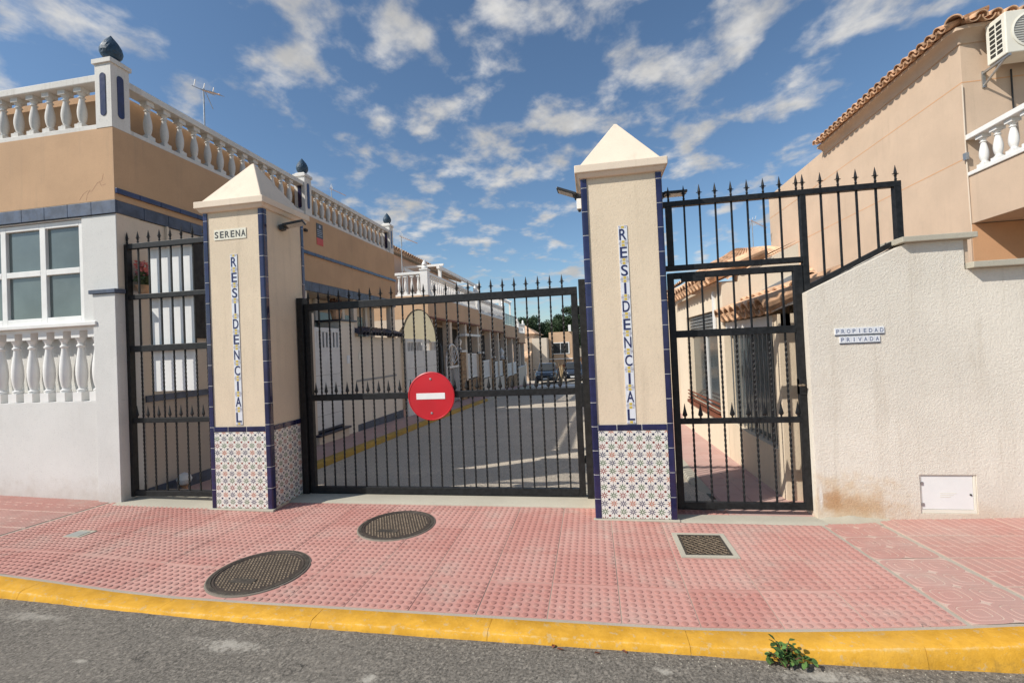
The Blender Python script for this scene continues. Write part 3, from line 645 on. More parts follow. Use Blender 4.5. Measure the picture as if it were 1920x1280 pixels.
def pillar(X0, zb, zt, zband, zlet, name, label, side):
    Wd, D = .65, .63
    t = thing(name, label, 'pillar', (X0+Wd/2, D/2, zb))
    MB().box(X0+.004, X0+Wd-.004, .006, D-.006, zb-.15, zt+.01).build('stucco_body', 'cream', t, bevel=.006)
    b = MB(); b.box(X0-.048, X0+Wd+.048, -.056, D+.056, zt, zt+.066)
    V = [(X0-.012, -.018, zt-.036), (X0+Wd+.012, -.018, zt-.036), (X0+Wd+.012, D+.018, zt-.036), (X0-.012, D+.018, zt-.036), (X0-.036, -.044, zt+.001), (X0+Wd+.036, -.044, zt+.001), (X0+Wd+.036, D+.044, zt+.001), (X0-.036, D+.044, zt+.001)]
    b.add(V, [(0, 3, 2, 1), (0, 1, 5, 4), (1, 2, 6, 5), (2, 3, 7, 6), (3, 0, 4, 7), (4, 5, 6, 7)])
    i = .012; cx, cy, zz, zap = X0+Wd/2, D/2, zt+.0665, zt+.535
    V = [(X0-i+.004, -.02, zz), (X0+Wd+i-.004, -.02, zz), (X0+Wd+i-.004, D+.02, zz), (X0-i+.004, D+.02, zz)]+[(cx+a*.012, cy+c*.012, zap) for a, c in ((-1, -1), (1, -1), (1, 1), (-1, 1))]
    b.add(V, [(3, 2, 1, 0), (4, 5, 6, 7), (0, 1, 5, 4), (1, 2, 6, 5), (2, 3, 7, 6), (3, 0, 4, 7)])
    b.build('cap', 'cap', t, bevel=.007)
    for (ex, ey, sx, sy) in ((X0, 0, 1, 1), (X0+Wd, 0, -1, 1), (X0+Wd, D, -1, -1), (X0, D, 1, -1)):
        gr = [(ex+a*.93, ey+c*.93) for a, c in [(p_[0]+.0012*sx, p_[1]+.0012*sy) for p_ in edge_profile(sx, sy)]]; gr = gr if sx*sy > 0 else gr[::-1]
        MB().prism(gr[::-1], 'z', zb, zt-.038).build('grout_line', 'grout', t)
        z1 = zt-.038; first = .075 if ex == X0 else .055
        while z1 > zb+.01:
            h = min(first, z1-zb-.004); first = .1995
            pf = edge_profile(sx, sy); pf = pf if sx*sy > 0 else pf[::-1]
            pf = [(ex+a, ey+c) for a, c in pf][::-1]
            MB().prism(pf, 'z', z1-h+.0028, z1-.0028).build('edge_tile', 'cobalt', t)
            z1 -= h
    # cobalt border row and patterned tiles
    xs0, xs1 = X0+.0475, X0+Wd-.0475
    MB().box(xs0, xs1, -.003, .007, zband-.045, zband-.001).build('grout_line', 'grout', t)
    def face(front):
        L0, L1 = (xs0, xs1) if front else (.0475, D-.0475)
        p = L1; first = True
        while p > L0+.004:
            q = max(L0, p-.2); e = .003
            if front: MB().box(q+e, p-e, -.006, .006, zband-.046, zband).build('border_tile', 'cobalt', t, bevel=.003)
            else: MB().box(X0+Wd-.006, X0+Wd+.006, q+e, p-e, zband-.046, zband).build('border_tile', 'cobalt', t, bevel=.003)
            p = q
        p = L1
        while p > L0+.004:
            w = min(.15, p-L0); z1 = zband-.048
            while z1 > zb+.03:
                h = min(.2, z1-zb-.02)
                mtx = Matrix.Translation((p, .006, z1)) if front else Matrix.Translation((X0+Wd-.006, p, z1)) @ Matrix.Rotation(math.pi/2, 4, 'Z')
                put('wall_tile', az_mesh(w, h), t, mat=mtx); z1 -= h
            p -= w
    face(True)
    if side: face(False)
    MB().box(X0-.02, X0+Wd+.02, -.02, .02, zb-.05, zb+.018).build('mortar_foot', 'concrete', t, bevel=.008)
    # letter tiles, one glazed tile for each letter
    xl = X0+.325+(-.002)
    word = 'RESIDENCIAL'; ph = .1487
    tm = MB().box(-.0365, .0365, -.0035, .002, -ph/2+.0007, ph/2-.0007).mesh('letter_tile', 'ceramic')
    orn = MB(); lil = MB()
    for s_ in (1, -1):
        orn.box(-.012, .012, -.0045, -.003, *sorted((s_*(ph/2-.004), s_*(ph/2-.024))))
        for sx in (1, -1):
            lil.box(*sorted((sx*.016, sx*.034)), -.0045, -.003, *sorted((s_*(ph/2-.003), s_*(ph/2-.009))))
            lil.box(*sorted((sx*.016, sx*.028)), -.0045, -.003, *sorted((s_*(ph/2-.014), s_*(ph/2-.021))))
    om = orn.mesh('ornament', 'ink_yellow'); lm = lil.mesh('corner_ornament', 'ink_lilac')
    for k, ch in enumerate(word):
        zc = zlet-ph*(k+.5)
        o = put('letter_tile', tm, t, (xl, .004, zc))
        o['label'] = 'white letter tile reading '+ch
        put('letter', text_mesh(ch, .058, .092, .0052, 'ink_blue', .012), o, (xl, .004, zc)); put('ornament', om, o, (xl, .004, zc)); put('corner_ornament', lm, o, (xl, .004, zc))
    return t
PL = pillar(-3.67, .03, 2.93, .825, 2.475, 'gate_pillar', 'cream stucco gate pillar with pyramid cap below the house balustrade, reading SERENA RESIDENCIAL', True)
PR = pillar(-.03, 0, 2.885, .79, 2.432, 'gate_pillar', 'cream stucco gate pillar with pyramid cap between main gate and right gate, reading RESIDENCIAL', False)
sm = MB().box(-.0285, .0285, -.0035, .002, -.05, .05).mesh('letter_tile', 'ceramic_cream')
for k, ch in enumerate('SERENA'):
    x = -3.552+.029+k*.0582
    o = put('letter_tile', sm, PL, (x, .004, 2.672)); o['label'] = 'cream letter tile reading '+ch
    put('letter', text_mesh(ch, .046, .064, .005, 'ink_dark', .02), o, (x, .004, 2.672))
# ------------------------------------------------------------------ gates
def twisted(z0, z1, w=.0138, tw0=None, tw1=None, sq=True):
    """square bar, twisted between tw0 and tw1"""
    zz = [z0]
    if tw0 is not None:
        n = int((tw1-tw0)/.0125); zz += [tw0+(tw1-tw0)*i/n for i in range(n+1)]
    zz.append(z1); V = []; Fs = []
    for i, z in enumerate(zz):
        a = math.pi/4
        if tw0 is not None and tw0 < z < tw1: a += (z-tw0)/.17*math.pi*2
        for k in range(4): V.append((w*.7071*math.cos(a+k*math.pi/2), w*.7071*math.sin(a+k*math.pi/2), z))
    for i in range(len(zz)-1): Fs += [(i*4+k, i*4+(k+1) % 4, i*4+4+(k+1) % 4, i*4+4+k) for k in range(4)]
    Fs += [(3, 2, 1, 0), tuple(range(len(V)-4, len(V)))]
    return MB().add(V, Fs).mesh('bar', 'iron')
def spear():
    b = MB(); b.lathe([(.007, 0), (.009, .018), (.011, .022), (.007, .028), (.009, .048), (.013, .054), (.006, .060), (.012, .068), (.012, .072), (.0085, .095), (.001, .135)], 8)
    b.lathe([(.001, -.026), (.006, -.018), (.0065, 0), (.006, .018), (.001, .026)], 6)
    b.v = b.v[:88]+[(z, y, .064+x*.7) for x, y, z in b.v[88:]]
    return b.mesh('spear_point', 'iron', True)
def arrow():
    b = MB(); b.lathe([(.006, 0), (.009, .012), (.006, .016), (.021, .034), (.019, .042), (.010, .082), (.0008, .135)], 8)
    b.v = [(x, y*.55, z) for x, y, z in b.v]
    return b.mesh('arrow_point', 'iron', True)
SPEAR, ARROW = spear(), arrow()
def rail(t, x0, x1, y, z0, z1, d=.04, name='rail'): return MB().box(x0, x1, y-d/2, y+d/2, z0, z1).build(name, 'iron', t, bevel=.003)

# main gate
G1 = thing('main_gate', 'wide black iron vehicle gate with spear tips carrying the red sign', 'gate', (-1.5, .5, .03))
y = .5
for x0, x1, z1 in ((-3.012, -2.945, 2.075), (-.100, -.032, 2.075)): MB().box(x0, x1, y-.05, y+.05, .02, z1).build('post', 'iron', G1, bevel=.003)
rail(G1, -2.94, -2.885, y, .045, 2.0, .045, 'stile'); rail(G1, -.175, -.115, y, .045, 2.0, .045, 'stile')
rail(G1, -2.885, -.175, y, .045, .115, .05); rail(G1, -2.885, -.175, y, 1.0, 1.062, .045); rail(G1, -2.94, -.115, y-.002, 1.94, 2.012, .05)
bm = twisted(.115, 1.945, .0138, .2, 1.85)
for i in range(24):
    x = -2.905+i*.1152
    if 0 < i: 
        o = put('bar', bm, G1, (x, y+.003, 0))
    put('spear_point', SPEAR, G1, (x, y, 2.008))
    if i < 23: put('arrow_point', ARROW, G1, (x+.0576+random.uniform(-.006, .006), y-.008, 1.058))
for z in (.35, 1.75): MB().lathe([(.018, 0), (.018, .07)], 10, (-.096, y, z)).build('hinge', 'iron', G1)
MB().box(-.125, -.085, y-.03, y+.03, .88, 1.10).build('lock_box', 'iron', G1, bevel=.004)
# red no-entry disc
sg = thing('no_entry_sign', 'round red no entry sign with white bar on the main gate', 'traffic sign', (-1.585, .455, 1.025))
R0 = .236
b = MB(); b.lathe([(R0, 0), (R0+.003, .004), (R0+.003, .012), (R0-.006, .016), (R0-.010, .012), (.0005, .0125)], 64, capped=False)
b.v = [(-1.583+x, .462-z, 1.022+yy_) for x, yy_, z in b.v]; b.build('disc', 'red', sg, smooth=True)
b = MB(); b.lathe([(R0, .0), (.0005, .001)], 64, capped=False); b.v = [(-1.583+x, .463-z*-1, 1.022+yy_) for x, yy_, z in b.v]; b.build('back_plate', 'grey_plastic', sg)
MB().box(-1.735, -1.44, .4465, .4494, .992, 1.052).build('white_bar', 'sign_white', sg, bevel=.001)
for sz in (1.19, .855): MB().lathe([(.011, 0), (.011, .004), (.004, .006)], 10).build('rivet', 'alu', sg).matrix_basis = Matrix.Translation((-1.583, .4495, sz)) @ Matrix.Rotation(math.pi/2, 4, 'X')
for sx in (-1.63, -1.55): MB().box(sx-.012, sx+.012, .463, .478, 1.0, 1.06).build('clamp', 'alu', sg)

# left pedestrian gate
G2 = thing('pedestrian_gate', 'narrow black iron gate between white house corner and SERENA pillar', 'gate', (-4.2, .2, .1))
y = .2
MB().box(-4.80, -4.752, y-.03, y+.03, .09, 2.72).build('post', 'iron', G2, bevel=.003)
MB().box(-3.715, -3.676, y-.03, y+.03, .09, 2.72).build('post', 'iron', G2, bevel=.003)
for z0, z1, d in ((2.67, 2.725, .05), (2.14, 2.19, .042), (1.59, 1.655, .042), (.85, .90, .042), (.095, .15, .042)): rail(G2, -4.752, -3.715, y, z0, z1, d)
bmu, bml = twisted(1.655, 2.67, .0138), twisted(.15, 1.59, .0138, .2, 1.54)
for i in range(9):
    x = -4.776+i*.132
    put('spear_point', SPEAR, G2, (x, y, 2.722))
    if 0 < i < 8:
        put('bar', bmu, G2, (x, y+.002, 0)); put('bar', bml, G2, (x, y+.002, 0))
    if i < 8: put('arrow_point', ARROW, G2, (x+.066, y-.006, .896))

o = MB().box(-4.545, -4.035, y+.045, y+.052, 1.17, 2.665).build('white_panel', 'sign_white', G2); o['label'] = 'white screening sheet fixed behind the upper bars'
# right gate: door, transom and fixed side panel
G3 = thing('pedestrian_gate', 'black iron gate with fixed sloping side panel beside the PROPIEDAD PRIVADA wall', 'gate', (1.5, .2, 0))
y = .2
MB().box(.625, .645, y-.03, y+.03, .01, 2.70).build('wall_plate', 'iron', G3, bevel=.002)
MB().box(.672, .722, y-.025, y+.025, 2.10, 2.60).build('post', 'iron', G3, bevel=.003)
MB().box(1.720, 1.764, y-.025, y+.025, .0, 2.60).build('post', 'iron', G3, bevel=.003)
rail(G3, .645, 2.455, y, 2.60, 2.645, .05); rail(G3, .645, 1.720, y, 2.055, 2.10, .045)
door = MB(); door.box(.660, .712, y-.022, y+.022, .045, 2.035).box(1.645, 1.712, y-.022, y+.022, .045, 2.035)
door = door.build('door_stiles', 'iron', G3, bevel=.003)
for z0, z1 in ((1.985, 2.036), (1.485, 1.545), (.755, .80), (.045, .10)): rail(G3, .712, 1.645, y, z0, z1, .042)
MB().box(.77, .96, y-.035, y+.0, 1.955, 2.01).build('door_closer', 'iron', G3, bevel=.004)
bu, bmid, blo, btw = twisted(2.10, 2.60, .0138), twisted(1.545, 1.985, .0138), twisted(.80, 1.485, .0138, .83, 1.45), twisted(.10, .755, .0138, .13, .73)
for i in range(9):
    x = .70+i*.1255
    put('spear_point', SPEAR, G3, (x, y, 2.642))
    if 0 < i < 8:
        put('bar', bu, G3, (x, y, 0))
        for m_ in (bmid, blo, btw): put('bar', m_, G3, (x-.012, y+.002, 0))
    if i < 8 and i != 2: put('arrow_point', ARROW, G3, (x+.05, y-.006, .796))
put('spear_point', SPEAR, G3, (1.752, y, 2.642))
MB().box(2.405, 2.455, y-.025, y+.025, 2.155, 2.60).build('post', 'iron', G3, bevel=.003)
MB().bar((1.75, y, 1.845), (2.43, y, 2.178), .04, .04).build('sloping_rail', 'iron', G3, bevel=.003)
for x in (1.885, 2.015, 2.145, 2.285): put('bar', twisted(1.845+(x-1.75)*.49, 2.60, .0138), G3, (x, y, 0)); put('spear_point', SPEAR, G3, (x, y, 2.642))
put('spear_point', SPEAR, G3, (2.43, y, 2.642))
b = MB(); b.box(1.645, 1.695, y-.03, y+.03, .98, 1.11); lk = b.build('lock_box', 'iron', G3, bevel=.004)
b = MB(); b.tube([(1.665, y-.03, 1.06), (1.665, y-.06, 1.06), (1.625, y-.065, 1.06)], .008, 8); b.build('handle', 'castiron_top', lk, smooth=True)

# flood lamps
def flood(name, label, base, dirv, L, wdt):
    t = thing(name, label, 'lamp', base, 'LED flood lamps on the gate pillars')
    bx = Vector(base); d = Vector(dirv).normalized(); s_ = Vector((0, 0, 1)).cross(d).normalized(); n = d.cross(s_)
    def blk(l0, l1, w, n0, n1, nm, mt, par=None):
        V = [bx+d*l+s_*q*w/2+n*h for h in (n0, n1) for l, q in ((l0, -1), (l1, -1), (l1, 1), (l0, 1))]
        return MB().add(V, [(0, 3, 2, 1), (4, 5, 6, 7), (0, 1, 5, 4), (1, 2, 6, 5), (2, 3, 7, 6), (3, 0, 4, 7)]).build(nm, mt, par or t, bevel=.003)
    blk(0, .05, wdt*.5, -.03, .02, 'bracket', 'black_plastic')
    h = blk(.045, L, wdt, -.006, .016, 'housing', 'black_plastic')
    blk(.075, L-.012, wdt-.024, -.009, -.0055, 'led_panel', 'led', h)
flood('flood_lamp', 'black LED flood lamp on the street side of the SERENA pillar', (-3.018, .24, 2.76), (.62, .25, .16), .24, .15)
flood('flood_lamp', 'black LED flood lamp jutting left from the right pillar towards the main gate', (-.035, .22, 2.765), (-1, .05, .42), .225, .13)
flood('flood_lamp', 'black LED flood lamp right of the right pillar above the small gate', (.628, .30, 2.74), (1, .12, .03), .24, .13)
t = thing('sensor_box', 'small white box under the flood lamp on the right pillar', 'sensor box', (-.055, .2, 2.64))
MB().box(-.075, -.034, .175, .225, 2.655, 2.745).build('casing', 'white', t, bevel=.004)
MB().lathe([(.010, 0), (.014, .012), (.010, .022)], 10, (-.052, .2, 2.633)).build('eye', 'black_plastic', t)

# ------------------------------------------------------------------ right wall
RW = thing('boundary_wall', 'rough cream boundary wall with sloping top and PROPIEDAD PRIVADA tiles', 'wall', (2.5, .2, 0))
b = MB(); b.prism([(1.70, -.1), (2.42, -.1), (2.42, 2.132), (1.70, 1.80)], 'y', .1, .3)
b.box(2.42, 2.80, .1, .3, .358, 2.132); b.box(2.42, 2.80, .1, .3, -.1, .064); b.box(2.80, 6.4, .1, .3, -.1, 1.905); b.box(2.42, 2.80, .17, .3, .064, .358)
b.build('wall', 'rough_wall', RW)
MB().box(2.365, 2.862, .045, .34, 2.134, 2.176).build('coping_slab', 'concrete', RW, bevel=.004)
for k in range(5): MB().box(2.812+k*.8, 2.812+k*.8+.797, .03, .35, 1.907, 1.952).build('coping_slab', 'concrete', RW, bevel=.004)
MB().box(2.803, 2.835, .11, .29, 1.953, 2.133).build('end_strip', 'peach', RW)
wm = {}
for word, x0, z0, pw, ph in (('PROPIEDAD', 1.886, 1.477, .0386, .050), ('PRIVADA', 1.917, 1.411, .0406, .050)):
    tm = MB().box(-pw/2+.0008, pw/2-.0008, -.006, .002, -ph/2, ph/2).mesh('letter_tile', 'ceramic')
    for k, ch in enumerate(word):
        x = x0+pw*(k+.5); o = put('letter_tile', tm, RW, (x, .098, z0)); o['label'] = 'small letter tile reading '+ch
        put('letter', text_mesh(ch, .024, .031, .0072, 'ink_grey', .015), o, (x, .098, z0))
        MB().box(x-pw/2, x+pw/2, .0945, .099, z0-ph/2-.009, z0-ph/2-.002).build('border', 'slate_tile', o)
b = MB(); b.grid(lambda u, v: (1.70+u*.50, .12-v*.20*(1-.45*u), zs(1.70+u*.5, .1-v*.2)-.006+.05*(1-v)**2*(.35+.65*math.sin(math.pi*min(1, u*1.1+.05)))*(1+.15*math.sin(u*17))), frange(0, 1, 14), frange(0, 1, 6))
b.build('mortar_patch', 'concrete', RW, smooth=True)
MD = thing('meter_cabinet', 'white meter cabinet door set low in the boundary wall', 'meter cabinet', (2.6, .12, .06))
MB().box(2.436, 2.782, .112, .13, .092, .345).build('door', 'sign_white', MD, bevel=.003)
b = MB()
for a in ((2.423, 2.434, .066, .356), (2.784, 2.797, .066, .356)): b.box(a[0], a[1], .108, .168, a[2], a[3])
b.box(2.434, 2.784, .108, .168, .347, .356); b.box(2.434, 2.784, .108, .168, .066, .09)
b.build('frame', 'ac', MD)
MB().lathe([(.007, 0), (.007, .006)], 10).build('lock', 'black_plastic', MD).matrix_basis = Matrix.Translation((2.762, .112, .205)) @ Matrix.Rotation(math.pi/2, 4, 'X')
for z in (.13, .29): MB().box(2.430, 2.448, .106, .113, z-.012, z+.012).build('hinge', 'alu', MD)
b = MB()
for k in range(3): b.box(2.56, 2.63+.02*k, .1105, .1122, .185+k*.014, .189+k*.014)
b.build('embossed_lines', 'ac', MD)

# ------------------------------------------------------------------ balustrades
BAL = {}
def baluster_mesh(h, fat=1.0, mat='white_old', n=12):
    k = (round(h, 3), fat, mat, n)
    if k in BAL: return BAL[k]
    b = MB(); q = .052*fat; s = h/.55
    b.box(-q, q, -q, q, 0, .07*s); b.box(-q, q, -q, q, h-.06*s, h)
    P = [(.040, .07), (.045, .078), (.045, .088), (.030, .096), (.029, .104), (.037, .125), (.045, .165), (.049, .205), (.049, .245), (.045, .29), (.038, .335), (.031, .375), (.026, .405), (.026, .415), (.037, .422), (.037, .432), (.026, .440), (.025, .452), (.034, .468), (.043, .482), (.043, .49)]
    b.lathe([(r*fat, z*s) for r, z in P], n)
    BAL[k] = b.mesh('baluster', mat, True); return BAL[k]
def post_mesh(z0, z1, w=.13):
    b = MB(); b.box(-w, w, -w, w, z0, z1); b.box(-w-.018, w+.018, -w-.018, w+.018, z1, z1+.045)
    V = [(sx*(w+.005)*k, sy*(w+.005)*k, z) for k, z in ((1, z1+.045), (.75, z1+.075)) for sx, sy in ((-1, -1), (1, -1), (1, 1), (-1, 1))]
    b.add(V, [(4, 5, 6, 7), (0, 1, 5, 4), (1, 2, 6, 5), (2, 3, 7, 6), (3, 0, 4, 7)]); return b.mesh('post', 'white_old')
def cone_finial():
    b = MB(); P = [(.04, 0), (.07, .012), (.090, .04), (.099, .07), (.098, .10), (.088, .135), (.070, .17), (.046, .205), (.022, .235), (.002, .262)]
    n = 20; V = []; Fs = []
    for i, (r, z) in enumerate(P):
        for k in range(n):
            a = 2*math.pi*(k+.5*(i % 2))/n; rr = r*(1.0+.022*((k+i) % 2)); V.append((rr*math.cos(a), rr*math.sin(a), z))
    for i in range(len(P)-1): Fs += [(i*n+k, i*n+(k+1) % n, (i+1)*n+(k+1) % n, (i+1)*n+k) for k in range(n)]
    b.add(V, Fs); return b.mesh('finial', 'finial')
FIN = cone_finial()
def bluepanel(w, z0, z1):
    b = MB(); r = w; pts = [(w*math.cos(a)*1.0, z1-r+r*math.sin(a)) for a in frange(0, math.pi, 8)]+[(w*math.cos(a), z0+r+r*math.sin(a)) for a in frange(math.pi, 2*math.pi, 8)]
    b.prism(pts, 'y', -.006, .001); return b.mesh('blue_panel', 'cobalt')
def balustrade(t, p, q, zb, hb, rail_w=.16, pitch=.21, mat='white_old', n=12, fat=.9, pad=.16):
    """bottom rail, top rail and balusters between p and q (x,y), resting at zb"""
    P, Q = Vector((*p, 0)), Vector((*q, 0)); d = (Q-P); L = d.length; d.normalize()
    bot = MB(); bot.bar((P.x, P.y, zb+.03), (Q.x, Q.y, zb+.03), .06 if abs(d.z) else rail_w, rail_w); 
    def railbox(z0, z1, w, nm):
        s_ = Vector((-d.y, d.x, 0))*w/2
        V = [x+k for z in (z0, z1) for x, k in ((P+Vector((0, 0, z)), -s_), (Q+Vector((0, 0, z)), -s_), (Q+Vector((0, 0, z)), s_), (P+Vector((0, 0, z)), s_))]
        MB().add(V, [(0, 3, 2, 1), (4, 5, 6, 7), (0, 1, 5, 4), (1, 2, 6, 5), (2, 3, 7, 6), (3, 0, 4, 7)]).build(nm, mat, t, bevel=.008)
    railbox(zb, zb+.055, rail_w, 'bottom_rail'); railbox(zb+.055+hb, zb+.055+hb+.075, rail_w, 'top_rail')
    me = baluster_mesh(hb, fat, mat, n); k = int((L-2*pad+pitch*.6)/pitch); st = (L-(k-1)*pitch)/2
    for i in range(k):
        c = P+d*(st+i*pitch); put('baluster', me, t, (c.x, c.y, zb+.055))

# ------------------------------------------------------------------ left corner house
H1 = thing('corner_house', 'corner house at left, tan and white, roof terrace with white balustrade and blue finials', 'house', (-6.5, 3.5, 0))
X1 = -4.79
b = MB(); b.box(-9, X1, .1, .35, -.1, 1.10); b.box(-5.04, X1, .1, .35, 1.10, 1.90); b.box(-5.22, X1, .1, .35, 1.90, 3.03); b.box(-9, -7.3, .1, .35, 1.10, 3.03); b.box(-7.3, -5.22, .1, .35, 3.022, 3.03); b.box(-9, -5.04, .23, .35, 1.10, 1.90)
b.box(-5.06, X1+.006, .062, .1, -.1, 2.20)
b.build('front_wall', 'white_stucco', H1, bevel=.006)
b = MB(); b.box(-5.0, X1-.002, .352, 2.2, 1.08, 3.03); b.box(-5.0, X1-.002, 2.2, 3.35, 1.08, 2.60)
b.build('side_wall', 'side_stucco', H1)
MB().box(X1-.004, X1+.003, .104, .352, 2.25, 3.034).build('corner_return', 'side_stucco', H1)
MB().box(-5.0, X1+.002, .352, 3.35, -.3, 1.08).build('dado', stucco('grey_dado', srgb(186, 174, 162), .05, 130, .45, .005), H1)
b = MB(); b.box(-9, X1+.012, .088, 2.2, 3.17, 3.93); b.box(-9, X1+.012, 2.2, 7.03, 2.77, 3.93)
b.build('upper_wall', 'tan', H1, bevel=.006)
MB().box(-9, -5.4, .36, 7.0, -.3, 3.16).build('core', 'side_stucco', H1)
# blue line moulding along the street side, slate tile bands
yy0 = .088
while yy0 < 7.0:
    MB().box(X1+.013, X1+.040, yy0+.001, min(yy0+.25, 7.03)-.001, 3.235, 3.29).build('moulding_tile', 'cobalt', H1, bevel=.004); yy0 += .25
xx = X1+.02
while xx > -7.6:
    MB().box(xx-.298, xx-.002, .082, .099, 3.035, 3.168).build('band_tile', 'slate_tile', H1, bevel=.003); xx -= .30
yy0 = .10
while yy0 < 2.1:
    MB().box(X1-.001, X1+.018, yy0+.002, yy0+.298, 3.035, 3.168).build('band_tile', 'slate_tile', H1, bevel=.003); yy0 += .30
yy0 = 2.2
while yy0 < 6.9:
    MB().box(X1-.05, X1+.018, yy0+.002, min(yy0+.298, 7.03), 2.605, 2.768).build('band_tile', 'slate_tile', H1, bevel=.003); yy0 += .30
MB().box(-5.085, X1+.03, .04, .16, 2.203, 2.245).build('coping_tile', 'slate_tile', H1, bevel=.004)
b = MB(); b.box(X1, X1+.022, .36, 3.3, 1.045, 1.115); b.build('dado_band', 'slate_tile', H1)
b = MB(); b.box(X1, X1+.014, .36, 3.3, -.1, .12); b.build('skirting', 'slate_tile', H1)
# window with four-pane lights
WN = MB()
for x0, x1 in ((-5.29, -5.225), (-5.80, -5.725), (-6.325, -6.255), (-6.86, -6.79), (-7.29, -7.22)): WN.box(x0, x1, .125, .19, 1.93, 3.015)
for x0, x1 in ((-5.725, -5.29), (-6.255, -5.80), (-6.79, -6.325), (-7.22, -6.86)):
    for z0, z1 in ((1.93, 2.0), (2.455, 2.515), (2.955, 3.015)): WN.box(x0, x1, .125, .19, z0, z1)
w = WN.build('window', 'white', H1, bevel=.004)
for x0, x1 in ((-5.725, -5.29), (-6.255, -5.80), (-6.79, -6.325), (-7.22, -6.86)):
    for z0, z1 in ((2.0, 2.455), (2.515, 2.955)): MB().box(x0, x1, .155, .163, z0, z1).build('pane', 'glass', w)
MB().box(-7.3, -5.015, .045, .3, 1.885, 1.927).build('window_sill', 'white', w, bevel=.006)
MB().box(-7.3, -5.041, .105, .225, 1.845, 1.883).build('niche_rail', 'white', H1)
me = baluster_mesh(.75, 1.05, 'white')
for i in range(9): put('baluster', me, H1, (-5.135-i*.212, .16, 1.102))
# hairline cracks at the corner of the tan wall
for pts in ([(-5.22, 3.20), (-5.17, 3.26), (-5.12, 3.29), (-5.06, 3.28), (-4.99, 3.36), (-4.93, 3.38), (-4.91, 3.45)], [(-5.13, 3.19), (-5.12, 3.25), (-5.08, 3.30)], [(-4.96, 3.37), (-4.94, 3.33), (-4.88, 3.34)]):
    MB().tube([(a, .0885, c) for a, c in pts], .0016, 4).build('crack', 'brick_trim', H1)
# roof balustrade
PZ = 3.93
pm = post_mesh(PZ, 4.60, .098)
bpan = bluepanel(.034, PZ+.12, PZ+.57)
for (x, y) in ((X1-.088, .182), (X1-.088, 3.48), (X1-.088, 6.92), (-8.2, .182)):
    o = put('post', pm, H1, (x, y, 0)); put('finial', FIN, o, (x, y, 4.69))
    put('blue_panel', bpan, o, (x, y-.098, 0)); put('blue_panel', bpan, o, mat=Matrix.Translation((x+.098, y, 0)) @ Matrix.Rotation(math.pi/2, 4, 'Z'))
balustrade(H1, (-8.08, .182), (X1-.19, .182), PZ, .45); balustrade(H1, (X1-.088, .285), (X1-.088, 3.38), PZ, .45); balustrade(H1, (X1-.088, 3.58), (X1-.088, 6.82), PZ, .45)
b = MB(); b.box(-8.1, X1-.25, .335, .40, PZ, PZ+.53); b.box(X1-.31, X1-.245, .335, 6.9, PZ, PZ+.53); b.build('backing_wall', 'tan', H1)
MB().box(X1+.0015, X1+.03, 1.02, 1.9, 1.75, 2.95).build('dark_panel', 'dark', H1, bevel=.005)  # flat dark panel on the side wall behind the left gate
MB().box(X1+.005, X1+.03, .66, .685, 2.245, 3.03).build('cable_duct', 'side_stucco', H1)
t = thing('flower_pot', 'hanging flower pot with pink flowers behind the left gate', 'flower pot', (X1+.1, .30, 2.2))
b = MB(); b.lathe([(.05, 0), (.075, .08), (.08, .085), (.07, .085)], 12, (X1+.09, .30, 2.215)); b.build('pot', 'terracotta', t, smooth=True)
def leafcloud(n, c, r, s, flat=1.0):
    b = MB()
    for _ in range(n):
        d = Vector((random.gauss(0, 1), random.gauss(0, 1), random.gauss(0, 1))).normalized()*(random.random()**.5)
        p = Vector(c)+Vector((d.x*r[0], d.y*r[1], d.z*r[2])); a = Vector((random.gauss(0, 1), random.gauss(0, 1), random.gauss(0, 1)*flat)).normalized(); e = a.orthogonal().normalized()
        k = s*random.uniform(.6, 1.3)
        b.add([p-a*k, p+e*k*.5, p+a*k, p-e*k*.5], [(0, 1, 2, 3)])
    return b
o = leafcloud(160, (X1+.09, .30, 2.38), (.07, .09, .10), .03).build('foliage', 'foliage_pot', t); o['kind'] = 'stuff'
o = leafcloud(110, (X1+.09, .30, 2.48), (.07, .09, .10), .025).build('flowers', 'flower_pink', t); o['kind'] = 'stuff'
t = thing('globe_lamp', 'small white globe standing at the foot of the side wall behind the left gate', 'globe', (X1+.12, .62, g(.6)))
MB().lathe([(.03, 0), (.035, .05), (.05, .06)], 12, (X1+.13, .68, 0)).build('stand', 'terracotta', t); MB().lathe([(.02, .055), (.06, .08), (.078, .13), (.06, .18), (.01, .205)], 16, (X1+.13, .68, 0)).build('globe', 'white_gate', t, smooth=True)
# alarm plate
t = thing('alarm_plate', 'black and red alarm company plate high on the tan side wall', 'plate', (X1, 3.78, 3.5))
MB().box(X1+.013, X1+.019, 3.68, 3.88, 3.60, 3.86).build('black_plate', 'ink_dark', t); MB().box(X1+.013, X1+.019, 3.68, 3.88, 3.47, 3.597).build('red_plate', plain('alarm_red', srgb(196, 70, 56), .5, .05, 5), t)
b = MB()
for k in range(4): b.box(X1+.019, X1+.0205, 3.70, 3.86-.02*(k % 2), 3.63+k*.035, 3.64+k*.035)
b.lathe([(.03, 0), (.03, .002)], 12); nn = 26
b.v = b.v[:32]+[(X1+.019+z, 3.78+x, 3.81+y_) for x, y_, z in b.v[32:]]
b.build('printed_lines', 'ink_lilac', t)
MB().box(X1+.012, X1+.05, 3.30, 3.37, 3.62, 3.66).build('cable_bracket', 'dark', H1)

